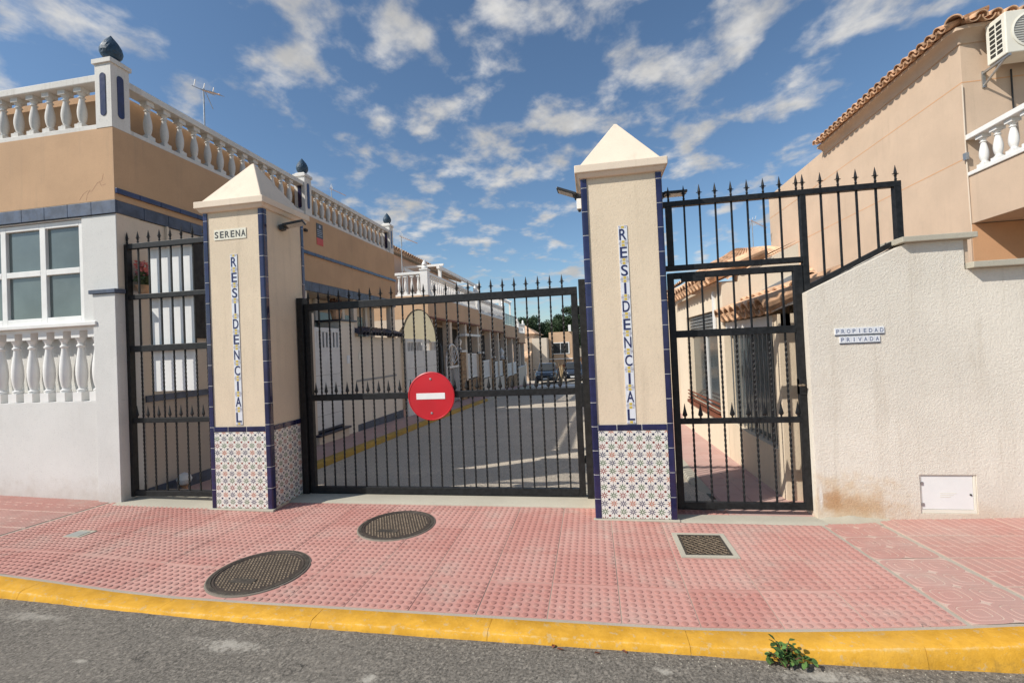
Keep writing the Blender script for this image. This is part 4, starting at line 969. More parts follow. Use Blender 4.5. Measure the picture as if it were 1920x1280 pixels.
# street side of the corner house: doorway, pier, garden wall
gd = thing('street_door', 'white slatted street door beside the pier, behind the left part of the main gate', 'door', (X1, 3.9, g(4)))
MB().box(X1-.06, X1+.03, 3.36, 3.48, g(3.4)-.1, 2.22).build('door_post', 'side_stucco', H1)
b = MB(); b.box(X1-.02, X1+.01, 3.49, 4.33, .16, 1.56); b.build('panel', 'white_gate', gd)
b = MB()
for a in ((3.49, 3.56, 1.56, 1.98), (4.26, 4.33, 1.56, 1.98)): b.box(X1-.025, X1+.015, a[0], a[1], a[2], a[3])
b.box(X1-.025, X1+.015, 3.56, 4.26, 1.90, 1.98); b.box(X1-.025, X1+.015, 3.56, 4.26, 1.56, 1.62); b.build('frame', 'white_gate', gd)
for k in range(6): MB().box(X1-.012, X1+.004, 3.585+k*.115, 3.645+k*.115, 1.62, 1.90).build('slat', 'white_gate', gd)
for k in range(4): MB().box(X1+.0105, X1+.013, 3.50, 4.32, .40+k*.24, .406+k*.24).build('groove', 'grey_plastic', gd)
MB().box(X1-.02, X1+.10, 3.40, 4.40, -.3, .07).build('step', 'side_stucco', H1); MB().box(X1-.02, X1+.14, 3.38, 4.42, .07, .105).build('step_tread', 'dark_tile', H1); MB().box(X1-.02, X1+.03, 3.48, 4.34, .125, .16).build('door_sill', 'dark_tile', H1)
PRX = thing('garden_pier', 'beige pier with dark cap and plant beside the white street door', 'pier', (X1, 4.62, g(4.6)))
MB().box(X1-.45, X1+.02, 4.36, 4.90, -.3, 2.13).build('shaft', 'pale_wall', PRX, bevel=.005)
MB().box(X1-.50, X1+.06, 4.32, 4.94, 2.132, 2.165).build('cap', 'dark_tile', PRX, bevel=.004)
MB().lathe([(.08, 0), (.11, .18), (.12, .2)], 12, (X1-.2, 4.6, 2.166)).build('pot', 'terracotta', PRX); o = leafcloud(150, (X1-.2, 4.6, 2.48), (.14, .16, .14), .04).build('foliage', 'stem', PRX); o['kind'] = 'stuff'
MB().box(X1+.021, X1+.03, 4.55, 4.66, 1.30, 1.46).build('number_tile', 'ceramic', PRX)
GW = thing('garden_wall', 'beige garden wall with dark glazed tile coping along the left pavement', 'wall', (X1, 6.1, g(6)))
MB().box(X1-.15, X1+.005, 4.902, 7.22, -.4, 1.84).build('wall', 'pale_wall', GW)
MB().box(X1+.005, X1+.02, 4.902, 7.22, g(7)-.1, .03).build('skirting', 'slate_tile', GW)
MB().box(X1+.006, X1+.012, 4.91, 6.9, .90, .945).build('stripe', 'grey_plastic', GW)
MB().box(X1+.005, X1+.018, 5.05, 5.13, 1.36, 1.50).build('letter_slot', 'ac', GW)
HT = MB()
for k in range(9):
    a0, a1 = math.pi*k/9, math.pi*(k+1)/9
    HT.add([(r*math.cos(a), yv, r*math.sin(a)) for yv, r in ((0, .105), (.42, .085)) for a in (a0, a1)], [(0, 1, 3, 2)])
    HT.add([(r*math.cos(a), 0, r*math.sin(a)) for a in (a0, a1) for r in (.105, .088)], [(0, 1, 3, 2)])
    HT.add([(r*math.cos(a), yv, r*math.sin(a)) for yv, r in ((0, .088), (.42, .07)) for a in (a0, a1)], [(0, 2, 3, 1)])
TILEM = {k: HT.mesh('roof_tile', k, True) for k in ('terracotta', 'terracotta_far', 'dark_tile')}
def tiles(t, o, along, up, ncol, nrow, pitch=.22, step=.34, mat='terracotta', s=1.0, valley=True):
    """half-round tiles: rows climb along 'up' from the eave line starting at o"""
    o, a, u = Vector(o), Vector(along).normalized(), Vector(up).normalized(); n = a.cross(u).normalized()
    if n.z < 0: n = -n; a2 = -a
    else: a2 = a
    for i in range(ncol):
        for j in range(nrow):
            for lay in ((0, 1) if valley else (1,)):
                p = o+a*(i+(.5 if lay else 0))*pitch*s+u*j*step*s+n*(.03*s if lay else .06*s)+n*.012*j
                sg_ = 1 if lay else -1
                k = s*random.uniform(.97, 1.03)
                mt = Matrix(((a2.x*k, u.x*k, n.x*k*sg_, p.x), (a2.y*k, u.y*k, n.y*k*sg_, p.y), (a2.z*k, u.z*k, n.z*k*sg_, p.z), (0, 0, 0, 1)))
                put('roof_tile', TILEM[mat], t, mat=mt)
tiles(GW, (X1+.16, 4.92, 1.83), (0, 1, 0), (-.30, 0, .12), 15, 1, .15, .3, 'dark_tile', .95, False)
# porch seen over the wall
PO = thing('porch', 'shaded glazed porch behind the garden wall of the corner house', 'porch', (-5.4, 5.2, 0))
MB().box(-5.40, -5.36, 3.36, 7.0, .2, 2.6).build('back_wall', 'side_stucco', PO)
b = MB()
for y0 in (3.5, 4.5, 5.5): MB().box(-5.355, -5.345, y0, y0+.86, 1.2, 2.35).build('pane', 'glass', PO)
for y0 in (3.38, 4.38, 5.38, 6.42): MB().box(-5.35, -5.30, y0, y0+.10, .2, 2.6).build('mullion', 'white_gate', PO)
MB().box(-4.92, X1-.02, 6.75, 7.0, -.3, 2.60).build('column', 'side_stucco', PO); MB().box(-4.90, X1-.03, 4.98, 5.12, 1.85, 2.60).build('column', 'side_stucco', PO)
MB().box(-5.36, X1-.03, 3.36, 7.0, 2.602, 2.66).build('ceiling', 'side_stucco', PO)

# garage gate
X1 = -4.69
GG = thing('garage_gate', 'white panelled double garage gate past the garden wall', 'gate', (X1, 8.5, g(8.5)))
for k in (0, 1):
    y0 = 7.34+k*1.26
    b = MB(); b.box(X1-.03, X1, y0, y0+1.24, g(9)-.06, 1.50); b.box(X1-.03, X1, y0, y0+1.24, 1.74, 1.82); b.box(X1-.03, X1, y0, y0+.08, 1.50, 1.74); b.box(X1-.03, X1, y0+1.16, y0+1.24, 1.50, 1.74)
    lf = b.build('leaf', 'white_gate', GG)
    for j in range(10): MB().box(X1-.02, X1-.008, y0+.11+j*.105, y0+.145+j*.105, 1.50, 1.74).build('grille_bar', 'white_gate', lf)
    for j in range(4): MB().box(X1+.0005, X1+.003, y0+.03, y0+1.21, .15+j*.3, .157+j*.3).build('groove', 'grey_plastic', lf)
MB().tube([(X1+.05, 9.98, g(10)), (X1+.05, 9.98, 1.55), (X1+.02, 9.98, 1.66), (X1-.2, 9.98, 1.68)], .05, 8).build('drain_pipe', 'black_plastic', GG, smooth=True)

# ------------------------------------------------------------------ terraced row beyond
def row_house(name, label, Y0, Y1, zpar, hb, nb, floor, openings, front=False, kind='balusters', mat='tan_far', xs=X1):
    t = thing(name, label, 'house', (xs-2, (Y0+Y1)/2, g(Y0)))
    MB().box(-9, xs, Y0, Y1-.01, floor, zpar).build('upper_wall', mat, t)
    MB().box(-9, xs-.95, Y0+.02, Y1-.02, g(Y1)-.5, floor).build('lower_wall', 'side_stucco', t)
    MB().box(xs-.08, xs+.05, Y0, Y1-.01, floor-.002+.0, floor+.05).build('eave_band', 'brick_trim', t)
    for i, (a, c, z0, z1) in enumerate(openings):
        MB().box(xs-.93, xs-.88, a, a+.09, g(Y0)+z0+.4, floor-.10).build('window_post', 'white_gate', t)
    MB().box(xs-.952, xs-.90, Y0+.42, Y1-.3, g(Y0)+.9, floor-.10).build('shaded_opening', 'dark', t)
    yk = Y0+.2
    while yk < Y1:
        MB().box(xs-.28, xs-.02, yk, yk+.24, g(Y1)-.4, floor).build('column', 'side_stucco', t); yk += max(1.9, (Y1-Y0-.5)/3)
    if kind == 'balusters':
        balustrade(t, (xs-.09, Y0+.12), (xs-.09, Y1-.12), zpar, hb, .15, .2, 'white', 6)
        for yv in [Y0+.1]+[Y0+.1+(Y1-Y0-.2)*k/nb for k in range(1, nb+1)]:
            o = MB().box(xs-.2, xs+.02, yv-.11, yv+.11, zpar, zpar+hb+.16).box(xs-.22, xs+.04, yv-.13, yv+.13, zpar+hb+.16, zpar+hb+.20).build('post', 'white', t)
            MB().lathe([(.05, 0), (.10, .04), (.06, .09), (.085, .14), (.05, .22), (.01, .28)], 10, (xs-.09, yv, zpar+hb+.2)).build('finial', 'white', o, smooth=True)
    elif kind == 'glass':
        for k in range(int((Y1-Y0)/1.0)):
            MB().box(xs-.1, xs-.08, Y0+k*1.0+.05, Y0+k+.95, zpar+.08, zpar+.62).build('glass_panel', plain('pale_glass', srgb(176, 196, 192), .2, .05, 2) if 'pg' not in M else M['pg'], t)
        MB().box(xs-.12, xs-.06, Y0, Y1, zpar+.63, zpar+.67).build('top_rail', 'alu', t); MB().box(xs-.12, xs-.06, Y0, Y1, zpar+.0, zpar+.05).build('bottom_rail', 'alu', t)
    return t
M['pg'] = plain('pale_glass', srgb(176, 196, 192), .2, .05, 2)
H2 = row_house('terrace_house', 'tan terraced house with white balustrade and arched yellow awning beyond the garage', 9.1, 15.35, 3.13, .58, 1, 2.45, [(10.4, 11.6, .3, 2.2), (12.2, 13.2, .4, 2.3), (13.6, 14.8, .4, 2.3)])
balustrade(H2, (-6.4, 9.2), (X1-.1, 9.2), 3.13, .58, .15, .2, 'white', 8)
# wall below the terrace with an arched cloth
b = MB(); pts = [(-6.6, g(9)-.2), (-5.62, g(9)-.2), (-5.62, 1.9)]+[(-5.15-.47*math.cos(a), 1.95+.85*math.sin(a)) for a in frange(0, math.pi, 14)]+[(-4.68, 1.9), (-4.68, g(9)-.2), (-4.6, g(9)-.2), (-4.6, 3.0), (-6.6, 3.0)]
def archwall(b, x0, x1, z0, z1, cx, r, zc, h, y0, y1):
    A = [(cx-r*math.cos(a), zc+h*math.sin(a)) for a in frange(0, math.pi, 14)]
    for (a, c), (d, e) in zip(A, A[1:]): b.prism([(a, c), (d, e), (d, z1), (a, z1)], 'y', y0, y1)
    b.box(x0, cx-r, y0, y1, z0, z1); b.box(cx+r, x1, y0, y1, z0, z1)
b = MB(); archwall(b, -6.6, X1-.001, g(9)-.3, 2.449, -5.25, .45, 1.75, .60, 9.1, 9.25); b.build('arched_front', 'side_stucco', H2)
b = MB(); A = [(-5.0-.53*math.cos(a), 1.76+.96*math.sin(a)) for a in frange(0, math.pi, 16)]
for (a, c), (d, e) in zip(A, A[1:]): b.add([(a, 9.06, 1.75), (d, 9.06, 1.75), (d, 9.06, e), (a, 9.06, c), (a, 9.09, 1.75), (d, 9.09, 1.75), (d, 9.09, e), (a, 9.09, c)], [(0, 1, 2, 3), (7, 6, 5, 4), (3, 2, 6, 7)])
b.build('awning_cloth', 'yellow_cloth', H2)
MB().tube([(a, 9.05, c) for a, c in A], .010, 6).build('awning_hoop', 'black_plastic', H2)
MB().box(X1-.02, X1+.22, 12.3, 14.6, 1.98, 2.06).build('awning_box', 'white_gate', H2)
H3 = row_house('terrace_house', 'second terraced house in the row with white pergola on its terrace', 15.36, 21.4, 3.02, .58, 1, 2.30, [(15.8, 17.2, .5, 2.2), (17.8, 19, .4, 2.2), (19.4, 20.8, .4, 2.2)])
H4 = row_house('terrace_house', 'third terraced house in the row with glass terrace railing', 21.41, 26.2, 2.78, .5, 1, 2.05, [(22, 23.2, .5, 2.2), (24, 25.5, .5, 2.2)], kind='glass')
H5 = row_house('terrace_house', 'last terraced house in the row with short white balustrade', 26.21, 29.0, 2.45, .5, 1, 1.75, [(26.8, 28.2, .5, 2.0)])
# pergolas
def pergola(label, x0, x1, y0, y1, z0, z1, n):
    t = thing('pergola', label, 'pergola', ((x0+x1)/2, (y0+y1)/2, z0))
    for x in (x0, x1):
        for y in (y0, y1): MB().box(x-.05, x+.05, y-.05, y+.05, z0, z1).build('post', 'white', t)
    for x in (x0, x1): MB().box(x-.05, x+.05, y0-.2, y1+.2, z1, z1+.12).build('beam', 'white', t)
    for k in range(n): yv = y0+(y1-y0)*k/(n-1); MB().box(x0-.15, x1+.15, yv-.03, yv+.03, z1+.121, z1+.20).build('rafter', 'white', t)
pergola('white pergola on the terrace behind the white balustrade', -6.6, -5.3, 12.2, 17.9, 3.14, 4.42, 2)
pergola('small white pergola far down the terraced row', -6.6, -5.1, 22.2, 25.6, 2.79, 4.30, 5)
# upper floor set back over the row
UH = thing('upper_house', 'pinkish upper storey with tiled eave behind the second balustrade', 'house', (-8.5, 14, 3))
MB().box(-12, -7.0, 10.6, 20, 3.0, 5.08).build('wall', stucco('pinkish_stucco', srgb(206, 176, 156), .05, 60, .3, .005), UH)
b = MB(); b.add([(-6.75, 10.4, 5.09), (-6.75, 20.2, 5.09), (-9.5, 20.2, 6.0), (-9.5, 10.4, 6.0), (-6.75, 10.4, 5.16), (-6.75, 20.2, 5.16), (-9.5, 20.2, 6.07), (-9.5, 10.4, 6.07)], [(0, 3, 2, 1), (4, 5, 6, 7), (0, 1, 5, 4), (1, 2, 6, 5), (2, 3, 7, 6), (3, 0, 4, 7)]); b.build('roof_slab', 'side_stucco', UH)
tiles(UH, (-6.72, 10.45, 5.12), (0, 1, 0), (-.95, 0, .314), 44, 1, .22, .34, 'terracotta_far')

# street furniture of the front gardens in the row
FG = thing('fan_gate', 'white arched iron garden gate with sunburst top', 'gate', (X1, 11.3, g(11.3)))
zb = g(11.3)
A = [(11.32-.72*math.cos(a), zb+1.25+.72*math.sin(a)) for a in frange(0, math.pi, 16)]
MB().tube([(X1, 10.6, zb)]+[(X1, a, c) for a, c in A]+[(X1, 12.04, zb)], .035, 6).build('arch_frame', 'white_gate', FG)
MB().box(X1-.03, X1+.03, 10.6, 12.04, zb+1.18, zb+1.25).build('rail', 'white_gate', FG)
for k in range(1, 9):
    a = math.pi*k/9; MB().tube([(X1, 11.32-.15*math.cos(a), zb+1.25+.15*math.sin(a)), (X1, 11.32-.70*math.cos(a), zb+1.25+.70*math.sin(a))], .014, 5).build('ray', 'white_gate', FG)
for k in range(10): MB().tube([(X1, 10.72+k*.133, zb+.05), (X1, 10.72+k*.133, zb+1.2)], .012, 5).build('bar', 'white_gate', FG)
MB().box(X1-.035, X1-.02, 10.65, 12.0, zb+.02, zb+1.15).build('mesh_panel', 'grey_plastic', FG)
def stone_pier(label, y0, y1, h, fin=True):
    t = thing('stone_pier', label, 'pier', (X1, (y0+y1)/2, g(y1)), 'stone piers of the front gardens'); zb = g(y1)-.2
    MB().box(X1-.4, X1+.03, y0, y1, zb, zb+.2+h).build('shaft', 'stone', t); MB().box(X1-.45, X1+.08, y0-.05, y1+.05, zb+.2+h, zb+.27+h).build('cap', 'white_gate', t)
    if fin: MB().lathe([(.08, 0), (.15, .05), (.08, .14), (.13, .22), (.16, .34), (.06, .48), (.01, .56)], 10, (X1-.18, (y0+y1)/2, zb+.27+h)).build('finial', 'white', t, smooth=True)
stone_pier('brown stone pier next to the sunburst garden gate', 12.35, 12.95, 1.75); stone_pier('brown stone pier between two white fence panels', 15.1, 15.7, 1.75); stone_pier('slim stone pier farther along the white fences', 17.6, 18.1, 1.6); stone_pier('farthest stone pier of the white front fences', 20.7, 21.2, 1.6)
def fence(label, y0, y1, hw, h, wall):
    t = thing('garden_fence', label, 'fence', (X1, (y0+y1)/2, g(y1)), 'white front garden fences'); zb = g(y1)-.1
    MB().box(X1-.2, X1-.02, y0, y1, zb-.2, zb+.1+hw).build('low_wall', wall, t)
    for z in (zb+.14+hw, zb+.05+h): MB().box(X1-.14, X1-.08, y0, y1, z, z+.06).build('rail', 'white', t)
    n = int((y1-y0)/.13)
    for k in range(n): yv = y0+(k+.5)*(y1-y0)/n; MB().box(X1-.13, X1-.09, yv-.045, yv+.045, zb+.20+hw, zb+.05+h).build('picket', 'white', t)
fence('white garden fence on brown stone base after the sunburst gate', 12.96, 15.09, .75, 1.75, 'stone'); fence('white garden fence on grey base between stone piers', 15.72, 17.58, .7, 1.5, 'side_stucco'); fence('white garden fence on grey base past the slim pier', 18.12, 20.68, .7, 1.5, 'side_stucco'); fence('far white garden fence on brown base near the cars', 21.22, 25.2, .75, 1.5, 'stone')
t = thing('garden_wall', 'low plain garden wall at the end of the terraced row', 'wall', (X1, 27, g(27)))
MB().box(X1-.2, X1, 25.25, 29.0, g(29)-.3, g(27)+1.2).build('wall', 'side_stucco', t); MB().box(X1-.24, X1+.04, 25.25, 29.0, g(27)+1.2, g(27)+1.26).build('coping', 'white_gate', t)

# ------------------------------------------------------------------ far end of the street
def far_house(label, x0, x1, y0, y1, z1, mat, win, roof=False, name='far_house'):
    t = thing(name, label, 'house', ((x0+x1)/2, (y0+y1)/2, g(y0)))
    MB().box(x0, x1, y0, y1, g(y0)-.6, z1).build('wall', mat, t)
    for (a, c, e, f) in win:
        o = MB().box(a-.08, c+.08, y0-.04, y0-.001, e-.08, f+.08).build('window', 'white', t); n = max(1, int((c-a)/.55)); w = (c-a)/n
        for k in range(n): MB().box(a+k*w+.03, a+(k+1)*w-.03, y0-.05, y0-.041, e, f).build('pane', 'glass_dark', o)
    if roof:
        cx, cy = (x0+x1)/2, (y0+y1)/2; b = MB(); zz = z1+.02
        b.add([(x0-.3, y0-.3, zz), (x1+.3, y0-.3, zz), (x1+.3, y1+.3, zz), (x0-.3, y1+.3, zz), (cx-.3, cy, zz+1.1), (cx+.3, cy, zz+1.1)], [(3, 2, 1, 0), (0, 1, 5, 4), (1, 2, 5), (2, 3, 4, 5), (3, 0, 4)]); b.build('roof', 'terracotta_far', t)
    return t
t = far_house('orange far house with wide white window facing down the street', -4.15, -1.9, 42, 48, 2.85, 'tan_far', [(-3.85, -2.25, .75, 1.75)])
MB().box(-4.2, -1.9, 41.9, 42, .15, .25).build('string_course', 'white', t); MB().box(-3.2, -1.5, 41.4, 42, -.55, -.35).build('canopy', 'brick_trim', t); MB().box(-2.2, -1.95, 41.8, 42.1, 2.86, 3.5).build('chimney', 'white', t); MB().box(-1.9, 3.0, 43, 48, -2.5, .2).build('side_wing', 'peach2', t); MB().box(-3.0, -2.3, 41.97, 41.999, -2.0, -.8).build('door', 'dark', t)
far_house('pale pink far house end wall left of the orange house', -5.6, -4.2, 40, 47, 2.3, 'side_stucco', [(-4.9, -4.6, -1.0, -.1)])
t = far_house('low far house with tiled porch roof at the end of the row', -8.6, -5.65, 38, 44, 1.9, 'peach', [(-7.2, -6.0, -.9, .1)])
b = MB(); b.add([(-7.6, 36.6, .55), (-5.4, 36.6, .55), (-5.4, 38, 1.0), (-7.6, 38, 1.0), (-7.6, 36.6, .65), (-5.4, 36.6, .65), (-5.4, 38, 1.1), (-7.6, 38, 1.1)], [(0, 3, 2, 1), (4, 5, 6, 7), (0, 1, 5, 4), (1, 2, 6, 5), (2, 3, 7, 6), (3, 0, 4, 7)]); b.build('porch_roof', 'terracotta_far', t)
far_house('far tiled house behind the end of the row', -9.5, -6.2, 46, 54, 2.9, 'peach', [], True)

def car(label, cx, cy, paint, w=.86):
    z = g(cy)-.086; t = thing('parked_car', label, 'car', (cx, cy, z), 'cars parked at the end of the street')
    # stations along y (front at 0): half-width, bottom, belt height
    st = [(0, .62*w, .30, .58), (.06, .80*w, .22, .68), (.35, .93*w, .20, .84), (.9, 1.0*w, .20, .93), (1.5, 1.0*w, .20, .98), (2.8, 1.0*w, .20, 1.0), (3.7, .97*w, .22, .98), (3.95, .85*w, .30, .90)]
    V = []
    for y, hw, zb_, zt in st:
        V += [(cx-hw*.9, cy+y, z+zb_), (cx-hw, cy+y, z+zb_+.14), (cx-hw, cy+y, z+zt-.12), (cx-hw*.90, cy+y, z+zt), (cx+hw*.90, cy+y, z+zt), (cx+hw, cy+y, z+zt-.12), (cx+hw, cy+y, z+zb_+.14), (cx+hw*.9, cy+y, z+zb_)]
    Fs = [(i*8+k, i*8+(k+1) % 8, i*8+8+(k+1) % 8, i*8+8+k) for i in range(len(st)-1) for k in range(8)]+[tuple(range(8))[::-1], tuple(range(56, 64))]
    MB().add(V, Fs).build('body', paint, t, smooth=True)
    cs = [(.95, .80*w, .94, .95), (1.75, .70*w, .95, 1.47), (2.3, .71*w, .97, 1.52), (3.3, .70*w, .98, 1.46), (3.85, .74*w, .95, .98)]
    V = []
    for y, hw, zb_, zt in cs: V += [(cx-hw*1.15, cy+y, z+zb_), (cx-hw, cy+y, z+zt-.04), (cx-hw*.9, cy+y, z+zt), (cx+hw*.9, cy+y, z+zt), (cx+hw, cy+y, z+zt-.04), (cx+hw*1.15, cy+y, z+zb_)]
    Fs = [(i*6+k, i*6+k+1, i*6+7+k, i*6+6+k) for i in range(len(cs)-1) for k in range(5)]
    MB().add(V, Fs).build('cabin', paint, t, smooth=True)
    b = MB(); b.add([(cx-.78*w, cy+.98, z+.97), (cx+.78*w, cy+.98, z+.97), (cx+.62*w, cy+1.70, z+1.43), (cx-.62*w, cy+1.70, z+1.43)], [(0, 1, 2, 3)]); b.v = [(x, y-.012, zz+.012) for x, y, zz in b.v]; b.build('windscreen', 'glass_dark', t)
    for s_ in (-1, 1):
        b = MB(); b.lathe([(.5, -.5), (1, -.1), (1, .1), (.5, .5)], 10); b.v = [(cx+s_*.60*w+x*.15, cy+.10+y*.06+abs(x)*.05, z+.68+zz*.13) for x, y, zz in b.v]; b.build('headlight', 'lamp_glass', t, smooth=True)
        MB().box(*sorted((cx+s_*.98*w, cx+s_*1.16*w)), cy+1.15, cy+1.27, z+.98, z+1.10).build('mirror', paint, t, bevel=.03)
        for yw in (.75, 3.25):
            b = MB(); b.lathe([(.20, 0), (.30, .02), (.31, .06), (.31, .14), (.30, .18), (.20, .2)], 18); b.v = [(cx+s_*.80*w-.1+zz, cy+yw+x, z+.31+y) for x, y, zz in b.v]; wh = b.build('wheel', 'tyre', t, smooth=True)
            b = MB(); b.lathe([(.19, 0), (.17, .22)], 12); b.v = [(cx+s_*.80*w-.11+zz, cy+yw+x, z+.31+y) for x, y, zz in b.v]; b.build('rim', 'chrome', wh)
    MB().box(cx-.42*w, cx+.42*w, cy-.012, cy+.05, z+.52, z+.62).build('grille', 'black_plastic', t); MB().box(cx-.7*w, cx+.7*w, cy-.02, cy+.1, z+.24, z+.40).build('bumper', 'black_plastic', t, bevel=.02); MB().box(cx-.26, cx+.26, cy-.035, cy-.021, z+.34, z+.45).build('number_plate', 'sign_white', t)
car('blue-grey parked car facing the gate at the street end', -3.52, 30.6, 'car_blue'); car('dark parked car half hidden behind the main gate post', -1.55, 33.5, 'car_dark')
car('pale parked car nearest the right side of the far street', .9, 34.5, 'ac')
t = thing('dry_shrub', 'pale dry shrub standing between the parked cars', 'shrub', (-2.35, 31.4, g(31.4)-.09)); b = MB()
for k in range(9):
    a = random.uniform(0, 6.28); e = random.uniform(.08, .3); z = g(31.4)-.09
    b.tube([(-2.35, 31.4, z), (-2.35+e*.4*math.cos(a), 31.4+e*.4*math.sin(a), z+.7), (-2.35+e*math.cos(a), 31.4+e*math.sin(a), z+1.1+.5*random.random())], [.05, .035, .012], 5)
b.build('stalks', 'dry', t)
# pines
def pine(label, x, y, h, r, seed):
    random.seed(seed); z = -2.6; t = thing('pine_tree', label, 'tree', (x, y, z), 'pine trees beyond the street end')
    b = MB(); b.tube([(x, y, z), (x+.1, y, z+h*.5), (x-.1, y, z+h*.85)], [.22, .16, .06], 8)
    cl = []
    for k in range(30):
        a = random.uniform(0, 6.28); rr = r*random.uniform(.15, .8); zz = z+h*random.uniform(.45, .98); p = (x+rr*math.cos(a), y+rr*math.sin(a), zz); cl.append((p, r*random.uniform(.28, .45)))
        b.tube([(x, y, zz-h*.12), p], [.06, .02], 5)
    b.build('trunk', 'bark', t)
    c = MB()
    for p, rr in cl: q = leafcloud(520, p, (rr, rr, rr*.8), .12); c.add(q.v, q.f)
    c.build('crown', 'pine', t)
pine('dark pine tree at the left over the far roofs', -9.3, 62, 8.2, 2.3, 1); pine('broad pine tree above the pale far house', -7.0, 66, 7.6, 2.6, 2); pine('pine tree right above the orange far house', -4.6, 64, 8.3, 2.5, 3); pine('tallest pine tree, next to the main gate post', -2.4, 63, 9.3, 2.6, 4); pine('pine tree hidden mostly by the right pillar', 0.4, 66, 9.4, 2.8, 5)
random.seed(11)

# ------------------------------------------------------------------ right houses
HR = thing('right_house', 'two storey peach house at right with tiled eave and white balcony', 'house', (7, 6, 0))
XS, YC = 5.50, 3.85
b = MB(); b.box(XS, 10, YC, 7.85, -.3, 5.66); b.box(XS+.002, 10, 7.85, 11.3, -.3, 5.72); b.build('wall', 'peach', HR, bevel=.005)
for z in (3.93, 5.04): 
    MB().box(XS-.0015, XS+.01, YC, 11.3, z, z+.014).build('joint_line', 'peach2', HR)
MB().box(XS, 10, YC-.0015, YC+.01, 5.04, 5.054).build('joint_line', 'peach2', HR)
# cornice: coved eave
pr = [(0, 5.60), (.02, 5.61), (.03, 5.66), (.08, 5.72), (.16, 5.75), (.16, 5.80), (-.4, 5.80), (-.4, 5.60)]
b = MB(); V = [(XS-a, yv, z) for yv in (YC-.0, 7.84) for a, z in pr]; n = len(pr)
b.add(V, [(k, (k+1) % n, n+(k+1) % n, n+k) for k in range(n)]+[tuple(range(n))[::-1], tuple(range(n, 2*n))])
V = [(xv, YC-a, z) for xv in (XS, 10) for a, z in pr]; b.add(V, [(k, (k+1) % n, n+(k+1) % n, n+k) for k in range(n)]+[tuple(range(n))[::-1], tuple(range(n, 2*n))])
V = []
for (a, z) in pr[:6]: V += [(XS-a, YC, z), (XS-a*.75, YC-a*.75, z), (XS, YC-a, z)]
b.add(V, [(i*3+k, i*3+k+1, i*3+4+k, i*3+3+k) for i in range(5) for k in range(2)]+[(15, 16, 17)])
b.build('cornice', 'peach', HR, smooth=True)
tiles(HR, (XS-.25, YC-.06, 5.81), (0, 1, 0), (.95, 0, .31), 22, 2, .235, .34, 'terracotta', .78); tiles(HR, (XS+.02, YC-.25, 5.81), (1, 0, 0), (0, .95, .31), 19, 2, .235, .34, 'terracotta', .78)
for k in range(2):
    u = Vector((1, 1, .33)).normalized(); p = Vector((XS-.20, YC-.20, 5.83))+u*.38*k; a = Vector((1, -1, 0)).normalized(); n_ = a.cross(u)
    if n_.z < 0: n_, a = -n_, -a
    put('roof_tile', TILEM['terracotta'], HR, mat=Matrix(((a.x, u.x, n_.x, p.x), (a.y, u.y, n_.y, p.y), (a.z, u.z, n_.z, p.z), (0, 0, 0, 1))))
b = MB(); zz = 5.805; b.add([(XS-.12, YC-.12, zz), (10, YC-.12, zz), (10, 7.86, zz), (XS-.12, 7.86, zz), (XS+1.7, YC+1.9, zz+.62), (10, YC+1.9, zz+.62), (10, 7.9, zz+.62), (XS+1.7, 7.9, zz+.62)], [(0, 1, 5, 4), (4, 5, 6, 7), (3, 0, 4, 7), (0, 3, 2, 1), (2, 3, 7, 6)]); b.build('roof_slab', 'terracotta', HR)
# balcony
BC = thing('balcony', 'projecting peach balcony with white balusters on the right house', 'balcony', (6.5, 3.0, 2.97))
b = MB(); b.box(XS+.16, 9.5, 1.602, YC-.001, 2.972, 3.12); b.box(XS+.012, XS+.16, 1.6, YC-.001, 2.97, 3.66); b.build('parapet', 'peach', BC, bevel=.006)
balustrade(BC, (XS+.085, 1.6), (XS+.085, YC-.02), 3.662, .47, .19, .235, 'white', 16, 1.1, .06)
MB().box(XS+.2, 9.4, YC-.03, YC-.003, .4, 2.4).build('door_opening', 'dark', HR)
# tidy front wall under the balcony
MB().box(XS+.001, 6.9, YC-.04, YC-.031, -.2, 2.96).build('front_panel', 'peach2', HR)
# air conditioner
AC = thing('air_conditioner', 'white air conditioner unit bracketed to the upper wall of the right house', 'air conditioner', (6.3, 3.5, 5.2))
DX, DZ = -.13, -.12
ax0, ax1, ay0, ay1, az0, az1 = 5.865+DX, 6.70+DX, 3.40, 3.72, 5.29+DZ, 5.86+DZ
MB().box(ax0, ax1, ay0, ay1, az0, az1).build('casing', 'ac', AC, bevel=.012)
for i in range(2):
    for j in range(7): MB().box(ax0-.003, ax0+.004, ay0+.06+i*.11, ay0+.145+i*.11, az0+.06+j*.066, az0+.105+j*.066).build('vent_slot', 'dark', AC)
b = MB(); b.lathe([(.235, 0), (.245, .006), (.22, .012), (.215, .004)], 32, capped=False); b.v = [(6.17+DX+x, ay0-z-.002, 5.575+DZ+y) for x, y, z in b.v]; b.build('fan_ring', 'ac', AC, smooth=True)
for k in range(13): zz = 5.38+DZ+k*.033; hw = math.sqrt(max(0, .225**2-(zz-5.575-DZ)**2)); MB().box(6.17+DX-hw, 6.17+DX+hw, ay0-.008, ay0-.002, zz, zz+.010).build('grille_bar', 'grey_plastic', AC)
MB().box(6.45+DX, 6.58+DX, ay0-.004, ay0, 5.55+DZ, 5.61+DZ).build('badge', 'sign_white', AC)
